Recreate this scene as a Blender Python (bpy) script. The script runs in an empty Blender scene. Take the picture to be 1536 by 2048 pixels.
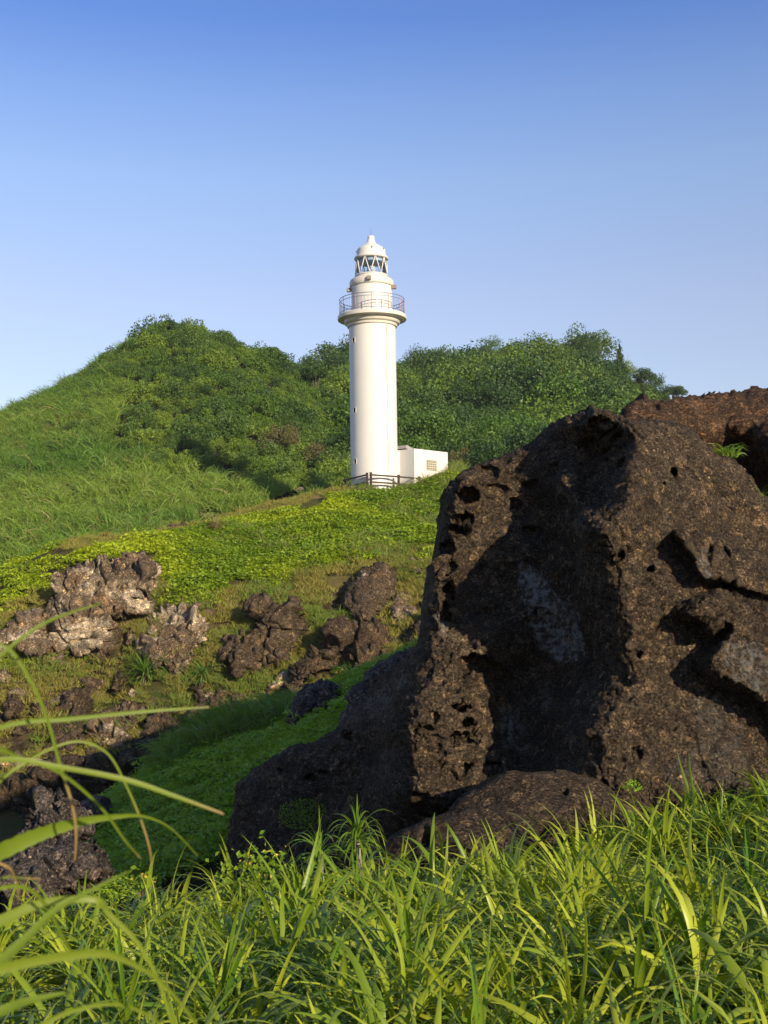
import bpy, math, random
import numpy as np
from mathutils import Vector, Matrix

# ------------------------------------------------------------------ camera
S = bpy.context.scene
COL = S.collection
F = 2276.0                      # focal length in pixels of the 1536x2048 photograph
PITCH = math.atan(146 / F)
ROLL = math.radians(-0.85)
cam = bpy.data.cameras.new('camera')
cam.sensor_fit = 'VERTICAL'; cam.sensor_height = 36.0
cam.lens = F / 2048 * 36.0
cam.clip_start = 0.05; cam.clip_end = 6000
cam.dof.use_dof = True; cam.dof.focus_distance = 13.0; cam.dof.aperture_fstop = 10.0
camo = bpy.data.objects.new('camera', cam); COL.objects.link(camo)
RM = Matrix.Rotation(math.pi / 2 + PITCH, 3, 'X') @ Matrix.Rotation(ROLL, 3, 'Z')
camo.matrix_world = RM.to_4x4()
S.camera = camo
RN = np.array([list(r) for r in RM])

# ------------------------------------------------------------------ sky, sun, exposure
SUN_AZ, SUN_EL = math.radians(35), math.radians(19)   # to the right of straight behind the camera
w = bpy.data.worlds.new('World'); S.world = w; w.use_nodes = True
nt = w.node_tree; bg = nt.nodes['Background']; bg.inputs[1].default_value = 0.077
sky = nt.nodes.new('ShaderNodeTexSky'); sky.sky_type = 'NISHITA'; sky.sun_disc = False
sky.sun_elevation = SUN_EL; sky.sun_rotation = math.pi - SUN_AZ
sky.air_density = 1.0; sky.dust_density = 0.2; sky.ozone_density = 2.0
tc = nt.nodes.new('ShaderNodeTexCoord'); sx = nt.nodes.new('ShaderNodeSeparateXYZ')
rp = nt.nodes.new('ShaderNodeValToRGB')
nt.links.new(tc.outputs['Generated'], sx.inputs[0]); nt.links.new(sx.outputs[2], rp.inputs[0])
stops = [(0.0, (.62, .50, .60)), (.182, (.82, .675, .69)), (.242, (.92, .725, .735)), (.339, (.90, .81, .86)), (.40, (.74, .74, .90)),
         (.457, (.49, .60, .90)), (.62, (.58, .64, .80)), (1.0, (.75, .78, .85))]
cr = rp.color_ramp
cr.elements[0].position = stops[0][0]; cr.elements[0].color = (*stops[0][1], 1)
cr.elements[1].position = 1.0; cr.elements[1].color = (*stops[-1][1], 1)
for p, c in stops[1:-1]:
    e = cr.elements.new(p); e.color = (*c, 1)
mu = nt.nodes.new('ShaderNodeVectorMath'); mu.operation = 'MULTIPLY'
m2 = nt.nodes.new('ShaderNodeVectorMath'); m2.operation = 'SCALE'; m2.inputs['Scale'].default_value = 2.0
nt.links.new(sky.outputs[0], mu.inputs[0]); nt.links.new(rp.outputs[0], mu.inputs[1])
nt.links.new(mu.outputs[0], m2.inputs[0]); nt.links.new(m2.outputs[0], bg.inputs[0])
sd = bpy.data.lights.new('sun', 'SUN'); sd.energy = 5.0; sd.angle = math.radians(0.53); sd.color = (1.0, 0.83, 0.60)
suno = bpy.data.objects.new('sun', sd); COL.objects.link(suno)
SV = Vector((math.sin(SUN_AZ) * math.cos(SUN_EL), -math.cos(SUN_AZ) * math.cos(SUN_EL), math.sin(SUN_EL)))
suno.rotation_euler = SV.to_track_quat('Z', 'Y').to_euler()
S.view_settings.view_transform = 'Standard'; S.view_settings.look = 'None'
S.view_settings.exposure = 0.55; S.view_settings.gamma = 1.0
S.render.engine = 'CYCLES'
S.cycles.max_bounces = 6; S.cycles.diffuse_bounces = 3; S.cycles.transparent_max_bounces = 6
S.cycles.use_denoising = True
HAZE = .00014

# ------------------------------------------------------------------ helpers: pixels <-> points
def rays(px, py):
    px = np.asarray(px, float); py = np.asarray(py, float)
    d = np.stack([px - 768.0, 1024.0 - py, np.full(px.shape, -F)], -1) @ RN.T
    return d / d[..., 1:2]                 # scaled so that y = 1
def at(px, py, y): return rays(px, py) * np.asarray(y, float)[..., None]
def proj(P):
    c = P @ RN
    return 768.0 + F * c[..., 0] / -c[..., 2], 1024.0 - F * c[..., 1] / -c[..., 2]

# ------------------------------------------------------------------ helpers: noise
def _h(ix, iy, iz, s):
    n = (ix * 374761393 + iy * 668265263 + iz * 2147483647 + s * 144665 + 1013) & 0xFFFFFFFF
    n = ((n ^ (n >> 13)) * 1274126177) & 0xFFFFFFFF
    n = ((n ^ (n >> 15)) * 2246822519) & 0xFFFFFFFF
    return ((n ^ (n >> 16)) & 0xFFFFFF) / float(0xFFFFFF)
def vnoise(P, seed=0):
    i = np.floor(P).astype(np.int64); f = P - i; u = f * f * f * (f * (f * 6 - 15) + 10); r = 0
    for dx in (0, 1):
        wx = u[:, 0] if dx else 1 - u[:, 0]
        for dy in (0, 1):
            wy = u[:, 1] if dy else 1 - u[:, 1]
            for dz in (0, 1):
                wz = u[:, 2] if dz else 1 - u[:, 2]
                r = r + wx * wy * wz * _h(i[:, 0] + dx, i[:, 1] + dy, i[:, 2] + dz, seed)
    return r * 2 - 1
def fbm(P, scale, octv=4, seed=0, gain=.5):
    r = 0; a = 1; t = 0
    for k in range(octv):
        r = r + a * vnoise(P * (scale * 2.03 ** k) + 17.3 * k, seed + k); t += a; a *= gain
    return r / t
def worley(P, scale, seed=0):
    Q = P * scale; i = np.floor(Q).astype(np.int64)
    f1 = np.full(len(P), 9.); f2 = np.full(len(P), 9.); cid = np.zeros(len(P))
    for dx in (-1, 0, 1):
        for dy in (-1, 0, 1):
            for dz in (-1, 0, 1):
                a, b, c = i[:, 0] + dx, i[:, 1] + dy, i[:, 2] + dz
                d = np.sqrt((a + _h(a, b, c, seed) - Q[:, 0]) ** 2 + (b + _h(a, b, c, seed + 1) - Q[:, 1]) ** 2 + (c + _h(a, b, c, seed + 2) - Q[:, 2]) ** 2)
                v = _h(a, b, c, seed + 3); m = d < f1
                f2 = np.where(m, f1, np.minimum(f2, d)); cid = np.where(m, v, cid); f1 = np.where(m, d, f1)
    return f1, f2, cid
def sstep(a, b, x):
    t = np.clip((x - a) / (b - a), 0, 1); return t * t * (3 - 2 * t)
def poly_sdf(px, py, poly):
    """distance to a polygon outline, positive inside"""
    P = np.array(poly, float); Q = np.roll(P, -1, 0); d2 = np.full(px.shape, 1e18); ins = np.zeros(px.shape, bool)
    for (ax, ay), (bx, by) in zip(P, Q):
        ex, ey = bx - ax, by - ay; t = np.clip(((px - ax) * ex + (py - ay) * ey) / max(ex * ex + ey * ey, 1e-9), 0, 1)
        d2 = np.minimum(d2, (px - ax - t * ex) ** 2 + (py - ay - t * ey) ** 2)
        if ay != by: ins ^= ((ay > py) != (by > py)) & (px < (bx - ax) * (py - ay) / (by - ay) + ax)
    d = np.sqrt(d2); return np.where(ins, d, -d)
class RBF:
    def __init__(s, X, v, c):
        s.X = np.asarray(X, float); s.c = c; n = len(s.X); v = np.asarray(v, float)
        A = np.zeros((n + 3, n + 3)); A[:n, :n] = s.k(s.X); A[:n, n] = 1; A[:n, n + 1:] = s.X / 1000; A[n:, :n] = A[:n, n:].T
        A[:n, :n] += np.eye(n) * 1e-6
        s.w = np.linalg.solve(A, np.concatenate([v, np.zeros(3)]))
    def k(s, Y): return -np.sqrt(((Y[:, None, :] - s.X[None]) ** 2).sum(-1) + s.c ** 2) / 1000
    def __call__(s, Y):
        n = len(s.X); out = np.empty(len(Y))
        for a in range(0, len(Y), 20000):
            y = Y[a:a + 20000]; out[a:a + 20000] = s.k(y) @ s.w[:n] + s.w[n] + (y / 1000) @ s.w[n + 1:]
        return out

# ------------------------------------------------------------------ helpers: objects
def tag(o, label=None, cat=None, group=None, kind=None):
    for k, v in (('label', label), ('category', cat), ('group', group), ('kind', kind)):
        if v: o[k] = v
    return o
def mesh_obj(name, V, Fs, mat=None, parent=None, smooth=True, link=True, mats=None, midx=None):
    me = bpy.data.meshes.new(name)
    V = np.asarray(V, np.float32)
    if isinstance(Fs, np.ndarray):
        n, k = Fs.shape
        me.vertices.add(len(V)); me.vertices.foreach_set('co', V.ravel())
        me.loops.add(n * k); me.loops.foreach_set('vertex_index', Fs.astype(np.int32).ravel())
        me.polygons.add(n); me.polygons.foreach_set('loop_start', np.arange(0, n * k, k, dtype=np.int32))
        me.update(calc_edges=True)
    else:
        me.from_pydata(V.tolist(), [], Fs)
    for m in (mats or ([mat] if mat else [])): me.materials.append(m)
    if midx is not None: me.polygons.foreach_set('material_index', np.asarray(midx, np.int32))
    me.polygons.foreach_set('use_smooth', np.full(len(me.polygons), smooth))
    me.update()
    o = bpy.data.objects.new(name, me)
    if link: COL.objects.link(o)
    if parent: o.parent = parent
    return o
def empty(name, loc, label, cat, group=None, rz=0):
    o = bpy.data.objects.new(name, None); COL.objects.link(o); o.location = loc; o.rotation_euler = (0, 0, rz)
    o.empty_display_size = .2
    return tag(o, label, cat, group)
class MB:
    def __init__(s): s.v = []; s.f = []; s.m = []
    def add(s, V, Fs, m=0):
        b = len(s.v); s.v += [tuple(p) for p in V]; s.f += [tuple(i + b for i in q) for q in Fs]; s.m += [m] * len(Fs); return s
    def box(s, c, h, R=None, m=0):
        c = Vector(c); P = []
        for z in (-1, 1):
            for x, y in ((-1, -1), (1, -1), (1, 1), (-1, 1)):
                p = Vector((x * h[0], y * h[1], z * h[2])); P.append(c + (R @ p if R else p))
        return s.add(P, [(3, 2, 1, 0), (4, 5, 6, 7), (0, 1, 5, 4), (1, 2, 6, 5), (2, 3, 7, 6), (3, 0, 4, 7)], m)
    def tube(s, pts, r, n=6, m=0, closed=False):
        pts = [Vector(p) for p in pts]; N = len(pts); V = []; Fs = []
        for i, p in enumerate(pts):
            a = pts[(i - 1) % N] if (i or closed) else p; b = pts[(i + 1) % N] if (i < N - 1 or closed) else p
            t = (b - a).normalized(); u = t.cross(Vector((0, 0, 1)))
            if u.length < 1e-3: u = t.cross(Vector((1, 0, 0)))
            u.normalize(); v2 = t.cross(u); rr = r[i] if isinstance(r, (list, tuple)) else r
            V += [p + (u * math.cos(k * 2 * math.pi / n) + v2 * math.sin(k * 2 * math.pi / n)) * rr for k in range(n)]
        for i in range(N if closed else N - 1):
            j = (i + 1) % N
            Fs += [(i * n + k, i * n + (k + 1) % n, j * n + (k + 1) % n, j * n + k) for k in range(n)]
        if not closed: Fs += [tuple(range(n))[::-1], tuple((N - 1) * n + k for k in range(n))]
        return s.add(V, Fs, m)
    def lathe(s, prof, n=64, c=(0, 0, 0), m=0):
        V = []; Fs = []
        for r, z in prof: V += [(c[0] + r * math.cos(k * 2 * math.pi / n), c[1] + r * math.sin(k * 2 * math.pi / n), c[2] + z) for k in range(n)]
        for i in range(len(prof) - 1):
            Fs += [(i * n + k, i * n + (k + 1) % n, (i + 1) * n + (k + 1) % n, (i + 1) * n + k) for k in range(n)]
        if prof[0][0] > 1e-4: Fs.append(tuple(range(n))[::-1])
        if prof[-1][0] > 1e-4: Fs.append(tuple((len(prof) - 1) * n + k for k in range(n)))
        return s.add(V, Fs, m)
    def build(s, name, mat, parent=None, smooth=False, link=True, mats=None):
        o = mesh_obj(name, s.v, s.f, mat, parent, smooth, link, mats, s.m if mats else None)
        return o
def auto_smooth(o, deg=35):
    me = o.data
    me.polygons.foreach_set('use_smooth', np.full(len(me.polygons), True)); me.set_sharp_from_angle(angle=math.radians(deg)); return o

# ------------------------------------------------------------------ materials
def new_mat(name):
    m = bpy.data.materials.new(name); m.use_nodes = True; n = m.node_tree; n.nodes.clear()
    out = n.nodes.new('ShaderNodeOutputMaterial'); b = n.nodes.new('ShaderNodeBsdfPrincipled'); n.links.new(b.outputs[0], out.inputs[0])
    return m, n, b, out
def nd(n, t, **kw):
    x = n.nodes.new(t)
    for k, v in kw.items():
        if isinstance(k, str) and hasattr(x, k): setattr(x, k, v)
    return x
def noise(n, co, scale, detail=4, rough=.55):
    t = n.nodes.new('ShaderNodeTexNoise'); t.inputs['Scale'].default_value = scale; t.inputs['Detail'].default_value = detail
    t.inputs['Roughness'].default_value = rough; n.links.new(co, t.inputs['Vector']); return t.outputs[0]
def ramp(n, fac, st):
    r = n.nodes.new('ShaderNodeValToRGB'); n.links.new(fac, r.inputs[0]); e = r.color_ramp.elements
    e[0].position, e[0].color = st[0][0], (*st[0][1], 1); e[1].position, e[1].color = st[-1][0], (*st[-1][1], 1)
    for p, c in st[1:-1]:
        q = e.new(p); q.color = (*c, 1)
    return r.outputs[0]
def g(v): return (v, v, v)
def mix(n, fac, a, b, mode='MIX'):
    x = n.nodes.new('ShaderNodeMix'); x.data_type = 'RGBA'; x.blend_type = mode
    for s, v in ((0, fac), (6, a), (7, b)):
        if isinstance(v, bpy.types.NodeSocket): n.links.new(v, x.inputs[s])
        elif s == 0: x.inputs[0].default_value = v
        else: x.inputs[s].default_value = (*v, 1)
    return x.outputs[2]
def math_n(n, op, a, b=None):
    x = n.nodes.new('ShaderNodeMath'); x.operation = op
    for i, v in ((0, a), (1, b)):
        if v is None: continue
        if isinstance(v, bpy.types.NodeSocket): n.links.new(v, x.inputs[i])
        else: x.inputs[i].default_value = v
    return x.outputs[0]
def bump(n, b, h, strength, dist):
    x = n.nodes.new('ShaderNodeBump'); x.inputs['Strength'].default_value = strength; x.inputs['Distance'].default_value = dist
    n.links.new(h, x.inputs['Height']); n.links.new(x.outputs[0], b.inputs['Normal']); return x

def rock_mat(name, dark, brown, pale, pale_at=.62, grain=1.0, speck=.5, lo=(.62, .30), patchcol=(.28, .29, .275)):
    """grain: size multiplier of the crust. 'patch' vertex attribute = a real pale lichen or bare-stone patch."""
    m, n, b, out = new_mat(name); geo = nd(n, 'ShaderNodeNewGeometry'); co = geo.outputs['Position']
    big = noise(n, co, .9 / grain, 5, .6); med = noise(n, co, 5 / grain, 6, .65); fine = noise(n, co, 42 / grain, 7, .8)
    c = ramp(n, big, [(.34, dark), (.62, brown)])
    c = mix(n, ramp(n, med, [(.35, g(.0)), (.7, g(.75))]), c, brown)
    huge = noise(n, co, .35 / grain, 4, .6)
    c = mix(n, ramp(n, huge, [(.42, g(0)), (.6, g(.55))]), c, dark)
    warm = noise(n, co, 1.7 / grain, 3)
    c = mix(n, ramp(n, warm, [(.52, g(0)), (.72, g(.6))]), c, (brown[0] * 1.3, brown[1] * 1.02, brown[2] * .85))
    c = mix(n, ramp(n, fine, [(.45, g(0)), (.68, g(.85))]), c, (brown[0] * 2.9, brown[1] * 2.7, brown[2] * 2.2))
    c = mix(n, ramp(n, fine, [(.30, g(.75)), (.46, g(0))]), c, dark)
    pb = noise(n, co, 1.3 / grain, 6, .72)
    c = mix(n, ramp(n, pb, [(pale_at, g(0)), (pale_at + .1, g(.8))]), c, pale)
    vo = nd(n, 'ShaderNodeTexVoronoi'); vo.inputs['Scale'].default_value = 15 / grain; n.links.new(co, vo.inputs['Vector'])
    sm = ramp(n, vo.outputs['Distance'], [(.16, g(1)), (.26, g(0))])
    sg = ramp(n, noise(n, co, 2.3 / grain, 4, .7), [(.52, g(0)), (.66, g(speck))])
    sv = nd(n, 'ShaderNodeSeparateXYZ'); n.links.new(vo.outputs['Color'], sv.inputs[0])
    sm = math_n(n, 'MULTIPLY', sm, math_n(n, 'GREATER_THAN', sv.outputs[0], .45))
    c = mix(n, math_n(n, 'MULTIPLY', sm, sg), c, (pale[0] * 1.15, pale[1] * 1.05, pale[2] * .95))
    for sc_, lo in ((11, lo[0]), (46, lo[1])):
        vg = nd(n, 'ShaderNodeTexVoronoi'); vg.inputs['Scale'].default_value = sc_ / grain; n.links.new(co, vg.inputs['Vector'])
        gs = nd(n, 'ShaderNodeSeparateXYZ'); n.links.new(vg.outputs['Color'], gs.inputs[0])
        c = mix(n, 1.0, c, ramp(n, gs.outputs[0], [(0, g(lo)), (.55, g(1.0)), (.86, g(1.5)), (.97, (2.4, 2.25, 1.95))]), 'MULTIPLY')
    ed = ramp(n, geo.outputs['Pointiness'], [(.515, g(0)), (.60, g(.8))])
    c = mix(n, math_n(n, 'MULTIPLY', ed, ramp(n, med, [(.4, g(0)), (.6, g(1))])), c, tuple(.45 * q for q in pale))
    at_ = nd(n, 'ShaderNodeAttribute', attribute_name='patch')
    pf = math_n(n, 'MULTIPLY', at_.outputs['Fac'], ramp(n, noise(n, co, 11 / grain, 7, .75), [(.46, g(.06)), (.56, g(1))]))
    c = mix(n, pf, c, patchcol)
    n.links.new(c, b.inputs['Base Color']); b.inputs['Roughness'].default_value = .95; b.inputs['Specular IOR Level'].default_value = .15
    h = math_n(n, 'ADD', math_n(n, 'MULTIPLY', med, .8), math_n(n, 'MULTIPLY', fine, .5))
    h = math_n(n, 'ADD', h, math_n(n, 'MULTIPLY', noise(n, co, 17 / grain, 5, .75), .5))
    bump(n, b, h, 1.0, .075 * grain)
    return m
M = {}
M['dark_rock'] = rock_mat('dark_rock', (.017, .013, .0105), (.044, .034, .0245), (.26, .205, .13), .63, 1.0, .85, (.78, .38))
M['red_rock'] = rock_mat('red_rock', (.016, .011, .009), (.052, .033, .021), (.24, .18, .12), .72, 1.1, .6, (.8, .42))
M['cliff_rock'] = rock_mat('cliff_rock', (.026, .020, .015), (.105, .080, .055), (.42, .35, .25), .50, 2.2, .6, (.9, .6))
M['brown_rock'] = rock_mat('brown_rock', (.016, .012, .009), (.056, .042, .029), (.30, .24, .16), .62, 2.2, .5, (.9, .6))
M['gully_rock'] = rock_mat('gully_rock', (.030, .027, .027), (.075, .065, .062), (.25, .24, .23), .66, 1.6, .8)

def leaf_mat(name, a, b_, trans=.35, rough=.5, tipc=None, spec=.35):
    """colour runs from a to b_ by the clump (instancer attribute 'tint') and by leaf; 'shade' = colour of the single leaf"""
    m, n, b, out = new_mat(name)
    oi = nd(n, 'ShaderNodeObjectInfo'); ti = nd(n, 'ShaderNodeAttribute', attribute_name='tint', attribute_type='INSTANCER')
    lf = nd(n, 'ShaderNodeAttribute', attribute_name='leaf')
    f = math_n(n, 'ADD', math_n(n, 'MULTIPLY', ti.outputs['Fac'], .75), math_n(n, 'MULTIPLY', lf.outputs['Fac'], .35))
    c = mix(n, f, a, b_)
    if tipc:
        dr = nd(n, 'ShaderNodeAttribute', attribute_name='dry'); c = mix(n, dr.outputs['Fac'], c, tipc)
    n.links.new(c, b.inputs['Base Color']); b.inputs['Roughness'].default_value = rough; b.inputs['Specular IOR Level'].default_value = spec
    tr = nd(n, 'ShaderNodeBsdfTranslucent'); n.links.new(mix(n, 1.0, c, (1.5, 1.35, .45), 'MULTIPLY'), tr.inputs[0])
    ms = nd(n, 'ShaderNodeMixShader'); ms.inputs[0].default_value = trans
    n.links.new(b.outputs[0], ms.inputs[1]); n.links.new(tr.outputs[0], ms.inputs[2]); n.links.new(ms.outputs[0], out.inputs[0])
    return m
DRY = (.36, .25, .10)
M['strap'] = leaf_mat('strap_leaf', (.075, .175, .014), (.42, .47, .036), .35, .38, DRY)
M['strap_near'] = leaf_mat('near_strap_leaf', (.15, .22, .02), (.27, .32, .035), .4, .45, DRY)
M['vine'] = leaf_mat('vine_leaf', (.11, .21, .011), (.34, .42, .016), .3, .5)
M['gully_vine'] = leaf_mat('gully_vine_leaf', (.17, .29, .018), (.30, .44, .03), .3, .5)
M['tall_grass'] = leaf_mat('tall_grass_blade', (.08, .185, .024), (.20, .30, .045), .35, .5, (.26, .20, .09))
M['short_grass'] = leaf_mat('short_grass_blade', (.11, .22, .022), (.27, .26, .05), .3, .6, (.27, .17, .07))
M['bush'] = leaf_mat('bush_leaf', (.045, .115, .013), (.165, .245, .024), .25, .5)
M['dark_bush'] = leaf_mat('dark_bush_leaf', (.024, .066, .014), (.085, .15, .02), .2, .5)
M['grey_bush'] = leaf_mat('grey_bush_leaf', (.11, .105, .04), (.19, .16, .06), .2, .6)
M['dry'] = leaf_mat('dry_grass_blade', (.24, .18, .085), (.34, .26, .13), .3, .7)
def plain(name, col, rough=.6, metal=0, var=.0, vs=3.0, bumpd=0):
    m, n, b, out = new_mat(name); b.inputs['Roughness'].default_value = rough; b.inputs['Metallic'].default_value = metal
    geo = nd(n, 'ShaderNodeNewGeometry')
    if var:
        f = noise(n, geo.outputs['Position'], vs, 5, .6)
        c = mix(n, ramp(n, f, [(.35, g(0)), (.7, g(1))]), tuple(x * (1 - var) for x in col), col)
        n.links.new(c, b.inputs['Base Color'])
        if bumpd: bump(n, b, f, .6, bumpd)
    else: b.inputs['Base Color'].default_value = (*col, 1)
    return m
M['bark'] = plain('bark', (.13, .105, .08), .9, 0, .5, 8)
M['pale_bark'] = plain('pale_bark', (.30, .26, .20), .9, 0, .4, 8)
# white paint with rust-coloured runs
def paint_mat(name, streak=1.0, base=(.60, .59, .55)):
    m, n, b, out = new_mat(name); geo = nd(n, 'ShaderNodeNewGeometry'); mp = nd(n, 'ShaderNodeMapping'); mp.inputs['Scale'].default_value = (1, 1, .07)
    n.links.new(geo.outputs['Position'], mp.inputs[0])
    st = noise(n, mp.outputs[0], 5.5, 5, .7); bl = noise(n, geo.outputs['Position'], .8, 4)
    c = mix(n, ramp(n, bl, [(.35, g(0)), (.7, g(1))]), base, tuple(x * 1.06 for x in base))
    c = mix(n, ramp(n, st, [(.60, g(0)), (.80, g(.55 * streak))]), c, (.56, .45, .30))
    n.links.new(c, b.inputs['Base Color']); b.inputs['Roughness'].default_value = .42
    bump(n, b, noise(n, geo.outputs['Position'], 14, 4), .2, .01); return m
M['paint'] = paint_mat('white_paint', .4)
M['stained_paint'] = paint_mat('stained_white_paint', 1.2, (.56, .54, .48))
M['rail'] = plain('grey_blue_railing', (.20, .25, .37), .5, .3, .3, 6)
M['rust_rail'] = plain('rusty_red_railing_post', (.48, .24, .19), .6, 0, .3, 6)
M['lampbox'] = plain('weathered_lamp_housing', (.30, .26, .22), .6, 0, .4, 9)
M['slit_shade'] = plain('painted_slit_shade', (.02, .02, .022), .8)  # shade of the slit recesses put into the colour of a solid block
M['wood'] = plain('dark_stained_wood', (.032, .021, .018), .75, 0, .45, 20, .004)
M['block'] = plain('glass_block', (.21, .22, .15), .15, 0, .25, 40)
M['grout'] = plain('window_grout', (.55, .52, .42), .8)
M['frame'] = plain('aged_window_frame', (.30, .26, .17), .6)
M['roofcap'] = plain('grey_roof_hatch', (.32, .31, .30), .6, 0, .2, 5)
def glass_mat():
    m, n, b, out = new_mat('lantern_glass'); n.nodes.remove(b)
    t = nd(n, 'ShaderNodeBsdfTransparent'); t.inputs[0].default_value = (.93, .96, .98, 1); gl = nd(n, 'ShaderNodeBsdfGlossy'); gl.inputs['Roughness'].default_value = .03
    fr = nd(n, 'ShaderNodeFresnel'); fr.inputs[0].default_value = 1.5; ms = nd(n, 'ShaderNodeMixShader')
    n.links.new(fr.outputs[0], ms.inputs[0]); n.links.new(t.outputs[0], ms.inputs[1]); n.links.new(gl.outputs[0], ms.inputs[2]); n.links.new(ms.outputs[0], out.inputs[0]); return m
M['glass'] = glass_mat()
M['lens'] = plain('lens_glass', (.45, .56, .64), .12, .2)
M['lantern_band'] = plain('inner_dome_band', (.30, .40, .52), .35, 0)
M['brass'] = plain('lens_bracket', (.25, .2, .12), .4, .6)
M['flower'] = plain('yellow_flower', (.45, .34, .03), .6)
def ground_mat():
    m, n, b, out = new_mat('ground'); geo = nd(n, 'ShaderNodeNewGeometry'); co = geo.outputs['Position']
    a = noise(n, co, .35, 5, .6); f = noise(n, co, 3.0, 6, .65); h = noise(n, co, 14, 5, .7)
    c = ramp(n, a, [(.36, (.055, .075, .016)), (.5, (.085, .092, .024)), (.66, (.12, .085, .036))])
    c = mix(n, ramp(n, f, [(.42, g(0)), (.65, g(.7))]), c, (.13, .095, .045))
    pa = nd(n, 'ShaderNodeAttribute', attribute_name='bare'); c = mix(n, pa.outputs['Fac'], c, mix(n, f, (.19, .14, .055), (.33, .25, .12)))
    rk = nd(n, 'ShaderNodeAttribute', attribute_name='rocky'); rn = noise(n, co, 1.6, 6, .7)
    c = mix(n, math_n(n, 'MULTIPLY', rk.outputs['Fac'], ramp(n, a, [(.40, g(0)), (.52, g(1))])), c, ramp(n, rn, [(.35, (.02, .014, .009)), (.55, (.085, .058, .034)), (.7, (.26, .20, .13))]))
    dk = nd(n, 'ShaderNodeAttribute', attribute_name='soil'); c = mix(n, dk.outputs['Fac'], c, (.022, .024, .010))
    n.links.new(c, b.inputs['Base Color']); b.inputs['Roughness'].default_value = 1; b.inputs['Specular IOR Level'].default_value = .05
    bump(n, b, math_n(n, 'ADD', f, h), 1.0, .12); return m
M['ground'] = ground_mat()

# ------------------------------------------------------------------ terrain: one surface through measured points
CZ = [  # near ground: column (px at that distance), distance, height under the eye
    *[(p, 2.0, -1.62) for p in (-1500, 0, 768, 1536, 3000)],
    (-1200, 4, -1.9), (0, 4, -1.9), (768, 4, -1.86), (1536, 4, -1.83), (2600, 4, -1.7),
    (-900, 6, -2.25), (0, 6, -2.28), (768, 6, -2.2), (1536, 6, -2.05), (2300, 6, -1.8),
    (-800, 8, -2.7), (0, 8, -2.68), (400, 8, -2.68), (768, 8, -2.55), (1536, 8, -2.26), (2200, 8, -1.9),
    (600, 10, -2.90), (900, 10, -2.80), (1200, 10.5, -2.68), (1536, 11, -2.42), (2200, 11, -2.0),
    (-600, 11, -3.9), (100, 11, -3.7), (420, 10.5, -2.95), (520, 13, -3.9), (100, 14, -5.0), (750, 13, -3.5), (1200, 13, -3.2), (1600, 13, -2.8),
    (100, 20, -5.6), (-500, 18, -5.8)]
CP = [  # distance, then (px, py) pairs
    (17, [(500, 1765), (300, 1840)]), (16, [(1300, 1570), (1800, 1480)]),
    (20, [(400, 1715), (600, 1625), (250, 1785), (900, 1500), (1300, 1330), (1800, 1250)]),
    (24, [(400, 1612), (720, 1445), (100, 1740), (250, 1690), (560, 1520)]), (28, [(400, 1518), (250, 1595), (100, 1670), (600, 1445), (-300, 1700)]),
    (31, [(420, 1462), (600, 1425), (720, 1362), (900, 1285), (1300, 1120), (1900, 1050)]),
    (36, [(400, 1590), (600, 1500), (250, 1660), (100, 1710), (-300, 1760), (750, 1440), (950, 1330)]),
    (42, [(0, 1565), (200, 1572), (400, 1545), (-300, 1605)]), (43, [(550, 1475), (700, 1415), (850, 1380)]),
    (46, [(0, 1420), (200, 1440), (400, 1420)]), (47, [(550, 1370), (700, 1335)]), (49, [(200, 1340), (400, 1325), (550, 1310)]),
    (50, [(0, 1250), (-300, 1320), (700, 1265)]), (52, [(200, 1150), (400, 1205), (550, 1230), (850, 1205)]), (54, [(0, 1190), (550, 1185), (700, 1170)]),
    (56, [(200, 1108), (-300, 1190), (700, 1120), (400, 1140)]), (58, [(100, 1112), (0, 1152), (850, 1090), (400, 1110)]), (60, [(200, 1082), (550, 1105), (700, 1080)]),
    (64, [(400, 1062), (850, 1045)]), (68, [(400, 1043), (700, 1020), (550, 1040)]), (72, [(550, 1008), (850, 990)]), (75, [(700, 982), (760, 982), (850, 964), (900, 950), (1000, 950)]),
    (80, [(745, 976), (850, 958), (1000, 940), (1300, 930), (1900, 930)]),
    (66, [(200, 1100), (0, 1160), (-300, 1210)]), (74, [(400, 1060), (200, 1085), (0, 1130)]), (79, [(560, 1012)]), (72, [(-300, 1200)]),
    (85, [(0, 1040), (200, 1010), (340, 1000), (480, 1000), (700, 972)]), (90, [(620, 972), (850, 945)]),
    (100, [(0, 950), (200, 918), (340, 905), (480, 905), (700, 930), (-300, 1050), (1000, 935), (1200, 940)]),
    (112, [(620, 870), (850, 915)]), (120, [(0, 868), (200, 805), (340, 780), (480, 790), (700, 880), (1000, 895)]),
    (132, [(0, 842), (200, 756), (340, 700), (480, 728), (620, 808), (850, 870), (1200, 880)]),
    (142, [(340, 668), (270, 692), (450, 700), (550, 738), (620, 795), (200, 736), (100, 796), (0, 842), (-300, 960)]),
    (158, [(340, 705), (480, 735), (620, 820), (200, 770), (0, 880), (850, 805), (1000, 800), (1200, 810), (1350, 880), (1500, 950)]),
    (180, [(690, 790), (850, 790), (1000, 788), (1180, 788), (1300, 835), (1400, 880), (1600, 960)]),
    (200, [(690, 742), (850, 768), (950, 756), (1050, 736), (1180, 738), (1260, 768), (1340, 800), (1400, 865), (1600, 980), (340, 800)]),
    (225, [(690, 790), (850, 770), (1000, 760), (1180, 760), (1400, 880), (340, 880), (0, 980)]),
    (270, [(-900, 1130), (340, 1000), (1000, 900), (1500, 1020), (2500, 1130)]), (150, [(-900, 1080), (2500, 1050)]), (90, [(-900, 1180), (2500, 1020)]), (45, [(-900, 1500), (2500, 1050)]), (25, [(-900, 1650), (2400, 1250)])]
_X = []; _v = []; LY = 900.0
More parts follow.
